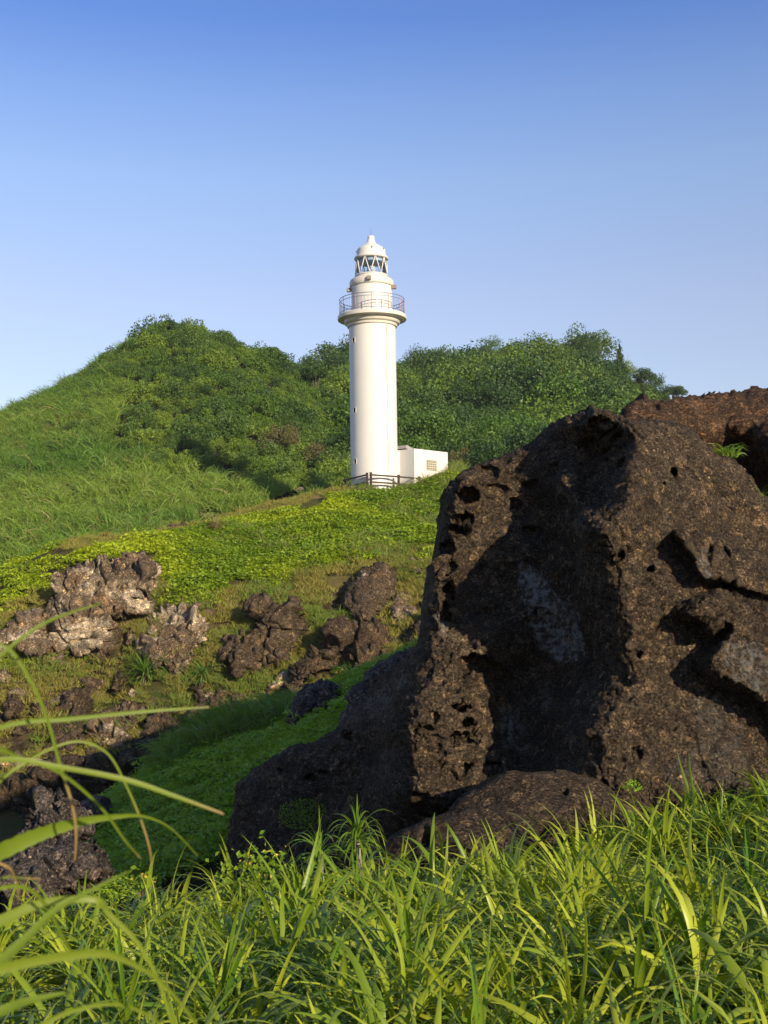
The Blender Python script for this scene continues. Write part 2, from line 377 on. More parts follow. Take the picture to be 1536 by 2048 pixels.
for p, y, z in CZ: _X.append(((p - 768), LY * math.log(y))); _v.append(z / y)
for y, L in CP:
    for p, q in L:
        r = rays(p, q); _X.append((r[0] * F, LY * math.log(y))); _v.append(r[2])
TER = RBF(_X, _v, 55.0)
def slope(a, y):
    """tan(elevation) of the ground in direction a = x/y at distance y"""
    return TER(np.stack([a * F, LY * np.log(y)], -1))
def tz(x, y):
    x = np.asarray(x, float).ravel(); y = np.asarray(y, float).ravel()
    yc = np.clip(y, 2.0, 270.0); a = np.clip(x / yc, -.85, .85)
    z = slope(a, yc) * yc
    r = np.maximum(np.abs(x) - .85 * yc, 0) + np.maximum(y - 270, 0); far = sstep(0, 250, r) * (y > 12)
    P = np.stack([x, y, x * 0], -1); amp = np.clip(yc / 60, .05, 1.2)
    cl = sstep(40, 44, y) * sstep(60, 54, y); z = z + cl * (fbm(P, .6, 4, 61) * .35 + np.abs(fbm(P, 1.5, 3, 64)) * .2)
    z = z + fbm(P, .25, 4, 3) * .35 * amp + fbm(P, 1.1, 3, 8) * .10 * np.minimum(amp, .6)
    return z * (1 - far) - 9.0 * far
def hit(px, py, y0=2.2):
    px = np.atleast_1d(np.asarray(px, float)); py = np.atleast_1d(np.asarray(py, float)); d = rays(px, py)
    ys = np.exp(np.linspace(math.log(y0), math.log(265), 420)); out = np.full(len(px), np.nan)
    for i in range(len(px)):
        s = slope(np.full(420, d[i, 0]), ys); k = np.nonzero(s >= d[i, 2])[0]
        if len(k): out[i] = ys[k[0]]
    return out
def axis(lo, hi, step, far, gr=1.22):
    a = list(np.arange(lo, hi, step)); s = step; p = a[-1]
    while p < far: s *= gr; p += s; a.append(p)
    s = step; p = a[0]; pre = []
    while p > -far and lo < 0: s *= gr; p -= s; pre.append(p)
    return np.array(pre[::-1] + a)
gx = axis(-45, 62, .45, 2500)
gy = np.concatenate([[-400, -150, -60, -25, -10, -5, -2, -1, 0], np.arange(.5, 34, .3), np.arange(34, 86, .4), np.arange(86, 236, 1.1), 236 + np.cumsum(1.25 ** np.arange(32) * 2)])
GX, GY = np.meshgrid(gx, gy); GZ = tz(GX, GY).reshape(GX.shape)
nx_, ny_ = len(gx), len(gy); ii = np.arange(nx_ * ny_).reshape(ny_, nx_)
gf = np.stack([ii[:-1, :-1], ii[:-1, 1:], ii[1:, 1:], ii[1:, :-1]], -1).reshape(-1, 4)
GV = np.stack([GX, GY, GZ], -1).reshape(-1, 3)
PATH = [(130, 1092), (250, 1068), (320, 1052), (400, 1040), (480, 1026), (540, 1008), (600, 978), (680, 970), (700, 982), (620, 992), (560, 1022), (480, 1040), (390, 1052), (300, 1068), (140, 1100)]
BARE = [(400, 1200), (520, 1165), (640, 1150), (700, 1105), (830, 1090), (860, 1120), (800, 1140), (680, 1190), (640, 1260), (560, 1300), (430, 1300), (380, 1260)]
BARE2 = [(-60, 1350), (0, 1330), (60, 1320), (130, 1320), (160, 1350), (120, 1400), (60, 1480), (-60, 1500)]
def paint_ground(o):
    vis = GV[:, 1] > 3; px = np.full(len(GV), -9e3); py = px.copy(); px[vis], py[vis] = proj(GV[vis])
    N = fbm(GV, .9, 3, 5)
    cl = (GV[:, 1] > 40) & (GV[:, 1] < 84)
    bare = np.zeros(len(GV))
    for P, st in ((PATH, 1), (BARE, .35), (BARE2, .6)):
        s = poly_sdf(px, py, P) + N * 30; bare = np.maximum(bare, sstep(-10, 12, s) * cl * st)
    soil = ((GV[:, 1] < 36) | (GV[:, 1] > 84)).astype(float)
    rocky = cl * sstep(1130, 1200, py + N * 40)
    for nm, v in (('bare', bare), ('soil', soil), ('rocky', rocky)):
        a = o.data.attributes.new(nm, 'FLOAT', 'POINT'); a.data.foreach_set('value', v.astype(np.float32))
ground = mesh_obj('ground', GV, gf, M['ground']); tag(ground, kind='structure'); paint_ground(ground)

# ------------------------------------------------------------------ rocks: outline, own distance, real thickness
def normals(V, Q):
    n = np.cross(V[Q[:, 2]] - V[Q[:, 0]], V[Q[:, 3]] - V[Q[:, 1]]); N = np.zeros_like(V)
    for k in range(4): np.add.at(N, Q[:, k], n)
    return N / np.maximum(np.linalg.norm(N, axis=1, keepdims=True), 1e-9)
def rock(name, poly, depth, step, rim_px, rim, thick, mat, label, disp, cat='rock', patches=(), wob=1.0, jit=6):
    """depth(px,py,sdf) -> distance; disp(V, N, px, py, sdf) -> displaced V"""
    P = np.array(poly, float); x0, y0 = P.min(0) - step * 2; x1, y1 = P.max(0) + step * 2
    X, Y = np.meshgrid(np.arange(x0, x1 + step, step), np.arange(y0, y1 + step, step)); sh = X.shape
    px, py = X.ravel(), Y.ravel()
    q = np.stack([px, py, px * 0], -1)
    sd = poly_sdf(px, py, poly) + fbm(q, 1 / 34., 4, 4) * jit * wob
    ids = np.arange(len(px)).reshape(sh)
    Q = np.stack([ids[:-1, :-1], ids[1:, :-1], ids[1:, 1:], ids[:-1, 1:]], -1).reshape(-1, 4)
    keep = (sd[Q] > 0).all(1); Q = Q[keep]
    used = np.unique(Q); mp = -np.ones(len(px), int); mp[used] = np.arange(len(used)); Q = mp[Q]
    px, py, sd = px[used], py[used], sd[used]
    # boundary vertices: fewer than 4 faces
    cnt = np.bincount(Q.ravel(), minlength=len(px)); bnd = cnt < 4
    t = np.clip(sd / rim_px, 0, 1); t[bnd] = 0
    prof = np.sqrt(np.clip(1 - (1 - t) ** 2, 0, 1))
    yf = depth(px, py, sd)
    V = at(px, py, yf + rim * (1 - prof))
    N = normals(V, Q)
    D = disp(V, N, px, py, sd)
    # rear sheet: the same rim pushed back along the ground
    t2 = np.clip(sd / (rim_px * 2.5), 0, 1); t2[bnd] = 0
    B = V.copy(); B[:, 1] = yf + rim + thick * np.sqrt(np.clip(1 - (1 - t2) ** 2, 0, 1))
    B[:, 2] += np.minimum(V[:, 2] / V[:, 1] * 1.25, 0) * (B[:, 1] - V[:, 1])      # the rear slopes down
    B = B + (D - V) * .6; B[bnd] = D[bnd]
    nb = np.nonzero(~bnd)[0]; m2 = np.arange(len(px)); m2[nb] = len(px) + np.arange(len(nb))
    VV = np.concatenate([D, B[nb]]); QQ = np.concatenate([Q, m2[Q][:, ::-1]])
    c = VV.mean(0); base = np.array([c[0], VV[:, 1].min() * .5 + c[1] * .5, VV[:, 2].min()])
    o = mesh_obj(name, VV - base, QQ, mat); o.location = base
    a = o.data.attributes.new('patch', 'FLOAT', 'POINT'); pv = np.zeros(len(VV))
    for pp, st in patches:
        s = poly_sdf(px, py, pp) + fbm(np.stack([px, py, px * 0], -1), 1 / 22., 4, 9) * 14
        pv[:len(px)] = np.maximum(pv[:len(px)], sstep(-5, 8, s) * st)
    a.data.foreach_set('value', pv.astype(np.float32))
    return tag(o, label, cat)

def pit(px, py, x, y, rx, ry, ang=0):
    c, s = math.cos(ang), math.sin(ang); dx, dy = px - x, py - y
    r = np.sqrt(((dx * c + dy * s) / rx) ** 2 + ((-dx * s + dy * c) / ry) ** 2)
    return 1 - sstep(.55, 1.05, r)
MAIN = [(430, 1790), (448, 1690), (462, 1602), (488, 1552), (526, 1518), (575, 1492), (630, 1480), (662, 1458), (690, 1425), (735, 1372), (790, 1325), (832, 1282), (850, 1235), (846, 1190), (860, 1130), (880, 1075), (888, 1010), (893, 972), (922, 938), (958, 925), (1010, 903), (1058, 880), (1085, 852), (1128, 828), (1160, 823), (1185, 811), (1212, 819), (1245, 826), (1275, 836), (1310, 838), (1370, 847), (1400, 868), (1415, 892), (1440, 905), (1480, 925), (1510, 962), (1560, 1010), (1650, 1060), (1800, 1150), (1900, 1300), (1960, 1500), (1960, 1790)]
MD = [(1200, 835, 13.9), (1275, 850, 13.5), (1240, 930, 13.15), (1225, 990, 12.95), (1178, 1035, 12.6), (1190, 1100, 12.5), (1220, 1200, 12.4), (1238, 1290, 12.35), (1255, 1345, 12.4), (1205, 1400, 12.3), (1168, 1460, 12.2), (1160, 1545, 12.1),
      (1310, 870, 13.6), (1400, 900, 13.9), (1350, 1000, 13.2), (1450, 1000, 13.6), (1536, 1050, 13.8), (1300, 1100, 12.75), (1400, 1100, 13.0), (1536, 1200, 13.1), (1300, 1300, 12.5), (1400, 1400, 12.4), (1300, 1450, 12.1), (1300, 1580, 11.7), (1450, 1550, 11.9), (1536, 1500, 12.3), (1700, 1200, 13.8), (1700, 1500, 12.6), (1900, 1400, 15), (1800, 1250, 14.5), (1900, 1700, 13.5), (1500, 1700, 11.7), (1250, 1700, 11.6),
      (1150, 880, 15.1), (1205, 890, 14.6), (1180, 950, 14.4), (1150, 985, 13.9), (1185, 1000, 14.0), (1120, 870, 15.3), (1060, 905, 15.7), (1000, 940, 15.8), (1100, 1000, 15.2), (1130, 1020, 14.5), (1050, 1100, 15.3), (1130, 1100, 14.6), (980, 1050, 15.5), (1000, 1180, 15.3), (1080, 1200, 14.9), (1160, 1250, 14.1), (1180, 1330, 13.7), (1050, 1300, 14.8), (1130, 1380, 14.1), (1050, 1450, 14.4), (1100, 1530, 13.4), (1030, 1360, 14.8), (1090, 1650, 12.4),
      (925, 960, 15.0), (900, 1050, 14.9), (940, 1050, 15.0), (880, 1120, 14.7), (930, 1130, 14.9), (875, 1200, 14.4), (920, 1230, 14.5), (862, 1280, 14.2), (915, 1300, 14.1), (850, 1350, 13.9), (900, 1400, 13.5), (960, 1330, 14.1), (805, 1400, 13.9), (850, 1500, 13.2), (960, 1430, 13.7), (980, 1500, 13.5), (800, 1500, 13.5), (785, 1450, 13.8), (900, 1590, 13.0), (800, 1580, 13.3), (1000, 1270, 14.3), (1000, 1560, 13.5),
      (750, 1400, 16.2), (700, 1500, 16.6), (600, 1530, 17.2), (650, 1620, 16.7), (560, 1600, 17.2), (500, 1640, 17.4), (740, 1580, 15.8), (745, 1500, 15.9), (500, 1750, 16.8), (700, 1720, 15.8), (775, 1680, 15.2), (900, 1720, 14.0)]
MRB = RBF([(a, b) for a, b, _ in MD], [c - (max(c - 13.9, 0) * .28 if a > 960 and a < 1180 else 0) for a, b, c in MD], 30.0)
LUMP1 = [(1338, 1068), (1395, 1055), (1440, 1068), (1490, 1100), (1540, 1130), (1620, 1160), (1620, 1240), (1500, 1185), (1440, 1165), (1405, 1165), (1385, 1140), (1375, 1105)]
LUMP2 = [(1347, 1215), (1365, 1205), (1395, 1190), (1440, 1175), (1500, 1180), (1560, 1200), (1680, 1230), (1680, 1500), (1600, 1480), (1536, 1425), (1500, 1405), (1450, 1375), (1410, 1365), (1393, 1335), (1398, 1310), (1430, 1280), (1445, 1262), (1425, 1272), (1400, 1262), (1365, 1250), (1350, 1235)]
PITS = [(908, 968, 13, 11, .35), (975, 945, 26, 16, .45), (935, 990, 22, 15, .5), (925, 1037, 22, 13, .5), (918, 1058, 24, 9, .5), (895, 1095, 18, 14, .5), (905, 1130, 9, 7, .2), (900, 1180, 14, 22, .45), (893, 1225, 9, 26, .45), (880, 1160, 6, 6, .2),
        (922, 1418, 22, 10, .4), (938, 1445, 16, 9, .35), (990, 1345, 24, 22, .45), (1000, 1450, 22, 60, .3), (930, 1475, 20, 13, .3), (985, 1530, 18, 9, .3), (870, 1430, 8, 8, .25), (905, 1480, 14, 10, .3), (950, 1325, 40, 18, .5), (935, 1535, 14, 9, .3), (1050, 1555, 20, 12, .2),
        (1348, 944, 8, 7, .35), (1328, 967, 5, 4, .25), (1300, 1138, 8, 7, .35), (1240, 1111, 10, 7, .35), (1280, 1310, 9, 8, .3), (1345, 1460, 9, 7, .3), (1390, 1510, 9, 8, .3), (1278, 1508, 7, 6, .2), (1395, 1430, 6, 5, .2), (1240, 925, 13, 16, .4), (1212, 868, 11, 9, .35), (1190, 845, 12, 9, .3), (1210, 842, 8, 6, .3), (1240, 880, 30, 9, .3), (1225, 900, 22, 12, .4),
        (1060, 970, 20, 10, .4), (1060, 1060, 15, 6, .4), (1030, 1010, 14, 14, .3), (995, 980, 24, 10, .3), (980, 1215, 14, 5, .3), (1110, 940, 16, 20, .3), (1130, 1165, 22, 30, .35), (1080, 1240, 26, 12, .25),
        (695, 1470, 9, 5, .3), (620, 1555, 16, 8, .3), (560, 1540, 9, 5, .25), (650, 1545, 14, 6, .25), (740, 1450, 10, 5, .25), (742, 1530, 5, 9, .2), (1420, 1112, 12, 26, .25), (1450, 1100, 8, 16, .15)]
def main_depth(px, py, sd):
    y = MRB(np.stack([px, py], -1))
    q = np.stack([px, py, px * 0], -1); jx = fbm(q, .022, 4, 81) * 11; jy = fbm(q, .022, 4, 82) * 11
    y = y - .42 * sstep(-2, 14, poly_sdf(px + jx, py + jy, LUMP1)) - .62 * sstep(-3, 22, poly_sdf(px + jx, py + jy, LUMP2))
    y = y - .10 * np.abs(fbm(np.stack([px + py * .8, py * .35 - px * .3, px * 0], -1), .012, 4, 83)) - .12 * fbm(q, .009, 3, 84)
    for x, yy, rx, ry, d in PITS: y = y + (d * (.4 if 955 < x < 1160 and yy < 1250 else .72)) * pit(px + fbm(np.stack([px, py, px * 0], -1), .05, 2, 6) * 5, py, x, yy, rx, ry)
    # small solution holes along the buttress and the ridge
    return y
def crust(amp, seed, pits=.0, block=0, bs=.8):
    def f(V, N, px, py, sd):
        r = fbm(V, .55, 3, seed) * .22 * amp + fbm(V, 2.2, 4, seed + 5, .6) * .13 * amp + fbm(V, 9, 3, seed + 9, .6) * .05 * amp
        w1, w2, _ = worley(V + .15 * fbm(V, 3, 2, seed)[:, None], 4.2, seed)
        if pits:
            zone = sstep(-.05, .3, fbm(V, .8, 3, seed + 31)); r = r - pits * .13 * zone * (1 - sstep(.18, .42, w1))
            w3, _, _ = worley(V, 10.5, seed + 2); r = r - pits * .05 * (1 - sstep(.15, .4, w3)) * sstep(-.2, .2, fbm(V, 1.5, 2, seed + 3))
        if block:
            W = V + .35 * np.stack([fbm(V, .9, 2, seed + 40), fbm(V, .9, 2, seed + 41), fbm(V, .9, 2, seed + 42)], -1)
            a1, a2, cid = worley(W, bs, seed + 50); r = r + block * (cid - .5) * .9 * sstep(0, .12, a2 - a1) - block * .35 * (1 - sstep(.0, .12, a2 - a1))
            b1, b2, c2 = worley(W, bs * 2.3, seed + 60); r = r + block * (c2 - .5) * .4 * sstep(0, .14, b2 - b1) - block * .14 * (1 - sstep(0, .12, b2 - b1))
        return V + N * r[:, None]
    return f
def main_disp(V, N, px, py, sd):
    D = crust(.5, 11, .0)(V, N, px, py, sd)
    but = sstep(0, 40, poly_sdf(px, py, [(760, 1420), (840, 1300), (850, 1200), (890, 960), (960, 930), (960, 1230), (1010, 1270), (1020, 1580), (760, 1620)]))
    rid = sstep(0, 40, poly_sdf(px, py, [(1150, 800), (1290, 830), (1240, 1000), (1290, 1300), (1300, 1600), (1120, 1600), (1120, 1450), (1180, 1380), (1160, 1100), (1150, 1000)]))
    lum = sstep(0, 20, poly_sdf(px, py, LUMP2))
    w1, _, c1 = worley(V + .1 * fbm(V, 4, 2, 2)[:, None], 5.5, 70); w2, _, c2 = worley(V, 12, 71); w3, _, c3 = worley(V, 2.2, 72)
    k = .2 + but * .8 + rid * .5 + lum * .35
    r = -.10 * k * (1 - sstep(.2, .5, w1)) * (c1 > .35) - .045 * k * (1 - sstep(.15, .45, w2)) - .12 * but * (1 - sstep(.15, .45, w3)) * (c3 > .45)
    r = r + fbm(V, 14, 3, 77, .7) * .05 * k + fbm(V, 5, 4, 78, .7) * .06
    W = V * np.array([1.0, .6, .75]) + .22 * np.stack([fbm(V, 1.1, 3, 90), fbm(V, 1.1, 3, 91), fbm(V, 1.1, 3, 92)], -1)
    W[:, 2] += W[:, 0] * .8; a1, a2, _ = worley(W, .85, 93); cr_ = (1 - sstep(0, .045, a2 - a1)) * sstep(-.1, .25, fbm(V, .7, 2, 95))
    r = r - .10 * cr_ * (px > 1180)
    return D + N * r[:, None]
PALE = [([(1370, 1400), (1470, 1390), (1480, 1460), (1500, 1580), (1360, 1590), (1330, 1540), (1400, 1480)], .12), ([(1040, 1130), (1060, 1118), (1080, 1160), (1100, 1175), (1120, 1200), (1150, 1230), (1168, 1290), (1160, 1310), (1120, 1325), (1090, 1300), (1060, 1230), (1035, 1190)], .85), ([(1000, 1420), (1030, 1410), (1045, 1460), (1060, 1490), (1010, 1490)], .5), ([(1075, 1370), (1100, 1360), (1110, 1420), (1085, 1420)], .3),
        ([(1440, 1290), (1500, 1280), (1536, 1290), (1560, 1380), (1536, 1400), (1480, 1370), (1450, 1330)], .35), ([(690, 1450), (760, 1360), (800, 1330), (810, 1360), (740, 1430)], .3), ([(870, 1225), (888, 1215), (895, 1260), (880, 1280)], .5), ([(1395, 1095), (1410, 1090), (1425, 1160), (1400, 1150)], .4)]
main_rock = rock('rock_outcrop', MAIN, main_depth, 2.5, 34, .9, 4.5, M['dark_rock'], 'huge dark brown pitted lava outcrop with a steep ridge, filling the right of the view', main_disp, patches=PALE)
def flat_rbf(pts, c=25.):
    R = RBF([(a, b) for a, b, _ in pts], [d for _, _, d in pts], c); return lambda px, py, sd: R(np.stack([px, py], -1))
rock('rock_slab', [(760, 1760), (800, 1690), (880, 1640), (915, 1596), (945, 1572), (985, 1545), (1010, 1537), (1060, 1541), (1144, 1539), (1204, 1553), (1250, 1578), (1294, 1600), (1340, 1625), (1360, 1700), (1340, 1790), (760, 1790)],
     flat_rbf([(900, 1640, 11.5), (1010, 1545, 11.6), (1144, 1545, 11.5), (1290, 1605, 11.4), (1000, 1620, 11.2), (1150, 1620, 10.9), (1250, 1660, 10.9), (950, 1720, 11.0), (1150, 1720, 10.7)]), 2.2, 18, .3, 1.8, M['dark_rock'],
     'long low brown slab with one round hole at the foot of the huge outcrop', lambda V, N, px, py, sd: crust(.25, 21, .05)(V, N, px, py, sd) - N * (.2 * pit(px, py, 1130, 1580, 8, 8))[:, None], jit=4)
rock('rock_slab', [(715, 1760), (731, 1712), (770, 1680), (809, 1656), (850, 1640), (886, 1630), (930, 1614), (972, 1606), (1006, 1612), (1058, 1622), (1085, 1650), (1090, 1780), (715, 1790)],
     flat_rbf([(740, 1720, 10.7), (972, 1612, 10.7), (1058, 1630, 10.6), (820, 1680, 10.4), (950, 1680, 10.1), (1050, 1720, 10.1)]), 2.2, 16, .25, 1.5, M['dark_rock'],
     'lower tapering slab rising from the green leaves in front of the longer slab with the round hole', lambda V, N, px, py, sd: crust(.3, 25, .08)(V, N, px, py, sd) - N * (.25 * pit(px, py, 850, 1672, 16, 22))[:, None], jit=4)
rock('rock_outcrop', [(1240, 900), (1252, 828), (1270, 806), (1310, 796), (1370, 789), (1385, 783), (1420, 781), (1450, 786), (1500, 781), (1536, 779), (1640, 772), (1800, 790), (1950, 860), (2050, 1000), (2050, 1250), (1700, 1250), (1400, 1150), (1280, 1000)],
     flat_rbf([(1260, 830, 17.8), (1310, 800, 18.8), (1420, 785, 19.6), (1536, 785, 20.2), (1700, 780, 21), (1330, 840, 17.6), (1290, 870, 17.4), (1400, 850, 18.0), (1380, 880, 18.0), (1440, 870, 18.6), (1480, 850, 18.4), (1536, 830, 18.6), (1470, 930, 19.3), (1510, 960, 19.2), (1500, 890, 18.8), (1540, 890, 17.4), (1590, 880, 17.2), (1580, 950, 17.4), (1700, 950, 17.5), (1900, 950, 19), (1700, 1150, 17.5), (1400, 1050, 18.5), (2000, 1150, 19)]), 3.0, 26, 1.0, 6.0, M['red_rock'],
     'reddish brown outcrop behind the huge dark one, its flat top against the sky', crust(1.1, 41, 1.0), jit=5)

# cliff rocks and boulders on the slopes: (outline, label, material, step, bulge, lean, block, seed, distance or None)
CLIFF = [
    ([(88, 1185), (100, 1150), (125, 1130), (165, 1124), (195, 1127), (230, 1120), (290, 1114), (312, 1128), (314, 1160), (300, 1190), (285, 1200), (280, 1235), (255, 1240), (222, 1250), (215, 1290), (190, 1300), (130, 1314), (105, 1300), (90, 1260), (84, 1220)],
     'biggest pale faced boulder on the left cliff, hollowed out along its bottom', 'cliff_rock', 1.8, 1.5, .25, .55, 3, None),
    ([(285, 1262), (283, 1225), (300, 1222), (330, 1208), (360, 1198), (390, 1215), (410, 1230), (425, 1280), (400, 1305), (385, 1335), (350, 1358), (330, 1345), (300, 1320), (285, 1290)],
     'pale crumbly rock right of the biggest boulder, with a smooth dark foot', 'cliff_rock', 2, 1.1, .3, .5, 5, None),
    ([(-60, 1250), (0, 1258), (30, 1225), (80, 1218), (95, 1260), (100, 1312), (60, 1312), (20, 1292), (0, 1332), (-60, 1335)],
     'pale sloping rock at the left edge beside the biggest boulder', 'cliff_rock', 2.5, .7, .5, .3, 7, None),
    ([(446, 1300), (450, 1262), (480, 1243), (505, 1255), (510, 1213), (535, 1203), (560, 1215), (590, 1198), (602, 1240), (592, 1300), (580, 1330), (560, 1340), (520, 1328), (490, 1357), (465, 1362), (448, 1332)],
     'dark knobbly twin outcrop in the middle of the grassy cliff', 'brown_rock', 2, 1.3, .3, .5, 9, None),
    ([(683, 1220), (690, 1180), (720, 1143), (760, 1127), (785, 1134), (796, 1160), (790, 1180), (770, 1215), (745, 1252), (715, 1245), (700, 1228)],
     'dark smooth rounded boulder high on the slope left of the huge outcrop', 'brown_rock', 2, 1.5, .45, .2, 12, None),
    ([(774, 1205), (790, 1178), (815, 1184), (835, 1195), (842, 1215), (822, 1240), (800, 1250), (784, 1232)],
     'small boulder with a pale right flank, just below the smooth rounded boulder', 'cliff_rock', 2, .7, .35, .25, 14, None),
    ([(580, 1390), (584, 1345), (598, 1300), (640, 1268), (660, 1240), (690, 1230), (720, 1255), (760, 1258), (800, 1250), (850, 1213), (890, 1260), (840, 1335), (780, 1348), (720, 1348), (680, 1332), (640, 1335), (612, 1372)],
     'long lumpy dark outcrop running down the slope under the rounded boulder', 'brown_rock', 2, 1.3, .4, .55, 16, None),
    ([(810, 1130), (820, 1114), (840, 1111), (854, 1130), (848, 1150), (824, 1147)], 'small dark rock topmost beside the yellow green leaves at the outcrop edge', 'cliff_rock', 2, .6, .4, .3, 18, None),
    ([(82, 1505), (105, 1430), (125, 1385), (150, 1368), (172, 1378), (182, 1420), (187, 1470), (165, 1502), (130, 1522), (90, 1534)],
     'dark brown pointed rock low on the left cliff', 'brown_rock', 2, 1.1, .3, .45, 20, None),
    ([(180, 1452), (200, 1425), (250, 1405), (287, 1413), (282, 1450), (240, 1482), (200, 1504), (178, 1480)], 'pale broken ledge right of the pointed brown rock', 'cliff_rock', 2, .8, .35, .5, 22, None),
    ([(298, 1445), (310, 1414), (340, 1418), (362, 1445), (362, 1482), (340, 1504), (308, 1502)], 'brown cracked block between the pale ledge and the leaning rock', 'brown_rock', 2, .8, .3, .5, 24, None),
    ([(376, 1425), (384, 1375), (400, 1366), (415, 1380), (442, 1385), (447, 1410), (422, 1446), (400, 1464), (380, 1445)], 'leaning two pronged brown rock at the lower cliff, above the shaded grass', 'brown_rock', 2, .8, .3, .4, 26, None),
    ([(214, 1375), (225, 1345), (246, 1350), (247, 1386), (226, 1397)], 'small dark stone standing below the tall grass clump on the cliff', 'brown_rock', 2, .5, .3, .3, 28, None),
    ([(246, 1292), (250, 1262), (260, 1250), (270, 1263), (264, 1294)], 'thin stone pillar in the grass between the two pale boulders', 'cliff_rock', 1.6, .35, .2, .2, 30, None),
    ([(318, 1062), (335, 1045), (365, 1043), (397, 1055), (403, 1074), (370, 1070), (342, 1074)], 'flat dark rock lying beside the footpath on the upper slope', 'brown_rock', 1.6, .6, .7, .2, 32, None),
    ([(583, 982), (590, 974), (606, 972), (610, 981), (598, 984)], 'tiny pale stone at the top of the footpath', 'cliff_rock', 1.5, .3, .4, .1, 34, None),
    ([(110, 1096), (114, 1080), (123, 1077), (127, 1098)], 'small upright stone among tall grass at the left end of the path', 'brown_rock', 1.5, .3, .2, .1, 36, None),
    ([(8, 1412), (14, 1388), (32, 1383), (40, 1400), (36, 1432), (14, 1434)], 'small round brown stone near the left edge of the cliff', 'brown_rock', 2, .5, .3, .3, 38, None),
    ([(58, 1425), (64, 1405), (78, 1402), (84, 1420), (74, 1432)], 'smallest brown stone left of the pointed brown rock', 'brown_rock', 1.8, .4, .3, .2, 39, None),
    ([(-60, 1600), (-40, 1540), (60, 1555), (90, 1520), (150, 1508), (220, 1520), (300, 1500), (335, 1518), (310, 1560), (200, 1600), (100, 1650), (-60, 1680)], 'dark rock shelf in shade along the foot of the left cliff', 'brown_rock', 2.5, 1.3, .3, .6, 40, 40.5),
    ([(0, 1740), (12, 1690), (40, 1610), (60, 1588), (110, 1580), (150, 1578), (162, 1620), (172, 1660), (140, 1720), (40, 1760)], 'blue grey angular boulder in the shaded gully, speckled with lichen', 'gully_rock', 2.2, .7, .35, .35, 42, 18.6),
    ([(146, 1605), (180, 1580), (215, 1588), (222, 1628), (190, 1655), (158, 1645)], 'low dark boulder behind the angular one in the gully', 'gully_rock', 2.2, .5, .5, .15, 44, 25.5),
    ([(-60, 1830), (-40, 1740), (40, 1698), (120, 1688), (200, 1693), (208, 1740), (160, 1800), (0, 1830)], 'flat dark rock at the bottom of the gully nearest the green leaves', 'gully_rock', 2.5, .7, .6, .3, 46, 16.4),
    ([(566, 1452), (580, 1400), (605, 1368), (640, 1357), (672, 1368), (688, 1390), (672, 1425), (620, 1455), (580, 1468)], 'smooth dark boulder sitting in the shaded green slope', 'gully_rock', 2.2, .8, .6, .1, 48, 26.6),
    ([(676, 1470), (690, 1390), (730, 1330), (790, 1298), (870, 1270), (900, 1330), (820, 1420), (740, 1480)], 'grey smooth slab leaning behind the left edge of the huge outcrop', 'gully_rock', 2.5, .9, .7, .1, 50, 19.6),
]
for poly, lab, mt, st, bulge, lean, block, seed, dist in CLIFF:
    P = np.array(poly, float); cx, cy = P.mean(0); h = P[:, 1].max() - P[:, 1].min()
    D0 = dist if dist else float(hit([cx], [cy + .15 * h])[0])
    mpx = D0 / F; s_ = min(1.0, h * mpx / 3)
    hr_ = np.linspace(P[:, 1].min(), P[:, 1].max(), 9); hy_ = np.nan_to_num(hit(np.full(9, cx), hr_, D0 * .75), nan=999.) - .8 - .45 * bulge if not dist else np.full(9, 999.)
    def dep(px, py, sd, D0=D0, cy=cy, mpx=mpx, lean=lean, bulge=bulge, h=h, hr_=hr_, hy_=hy_):
        return np.minimum(D0 + lean * (cy - py) * mpx, np.interp(py, hr_, hy_)) - bulge * .45 * np.sqrt(np.clip(sd / (h * .5), 0, 1))
    size = h * mpx
    rock('boulder', poly, dep, st, max(7, h * .2), bulge * .7, max(.8, size * .5), M[mt], lab, crust(.28 + .3 * s_, seed * 7, .7, 1.9 * block * (.35 + .65 * s_), .75 if size > 2 else 1.4), jit=2.5)

# small stones strewn over the cliff: four shapes, copied
def stone_mesh(seed):
    u = np.linspace(0, 1, 41)[:-1] * 2 * math.pi; v = np.linspace(0.02, math.pi - .02, 24); U, W = np.meshgrid(u, v)
    V = np.stack([np.sin(W) * np.cos(U), np.sin(W) * np.sin(U), np.cos(W)], -1).reshape(-1, 3); k = np.arange(24 * 40).reshape(24, 40)
    Q = np.stack([k[:-1], k[1:], np.roll(k, -1, 1)[1:], np.roll(k, -1, 1)[:-1]], -1).reshape(-1, 4)
    a1, a2, cid = worley(V + seed * 9.1, 1.3, seed); r_ = 1 + (cid - .5) * .55 * sstep(0, .15, a2 - a1) + fbm(V + seed, 1.6, 4, seed) * .5
    V = V * r_[:, None] * np.array([1, .8, .75])
    V = np.concatenate([V, V[:40].mean(0)[None], V[-40:].mean(0)[None]]); return V, Q
STK = []
for i in range(4):
    V, Q = stone_mesh(80 + i); o = mesh_obj('stone', V, Q, M['cliff_rock' if i % 2 else 'brown_rock'], None, True, False); STK.append(o)
r_ = np.random.default_rng(91); done = 0
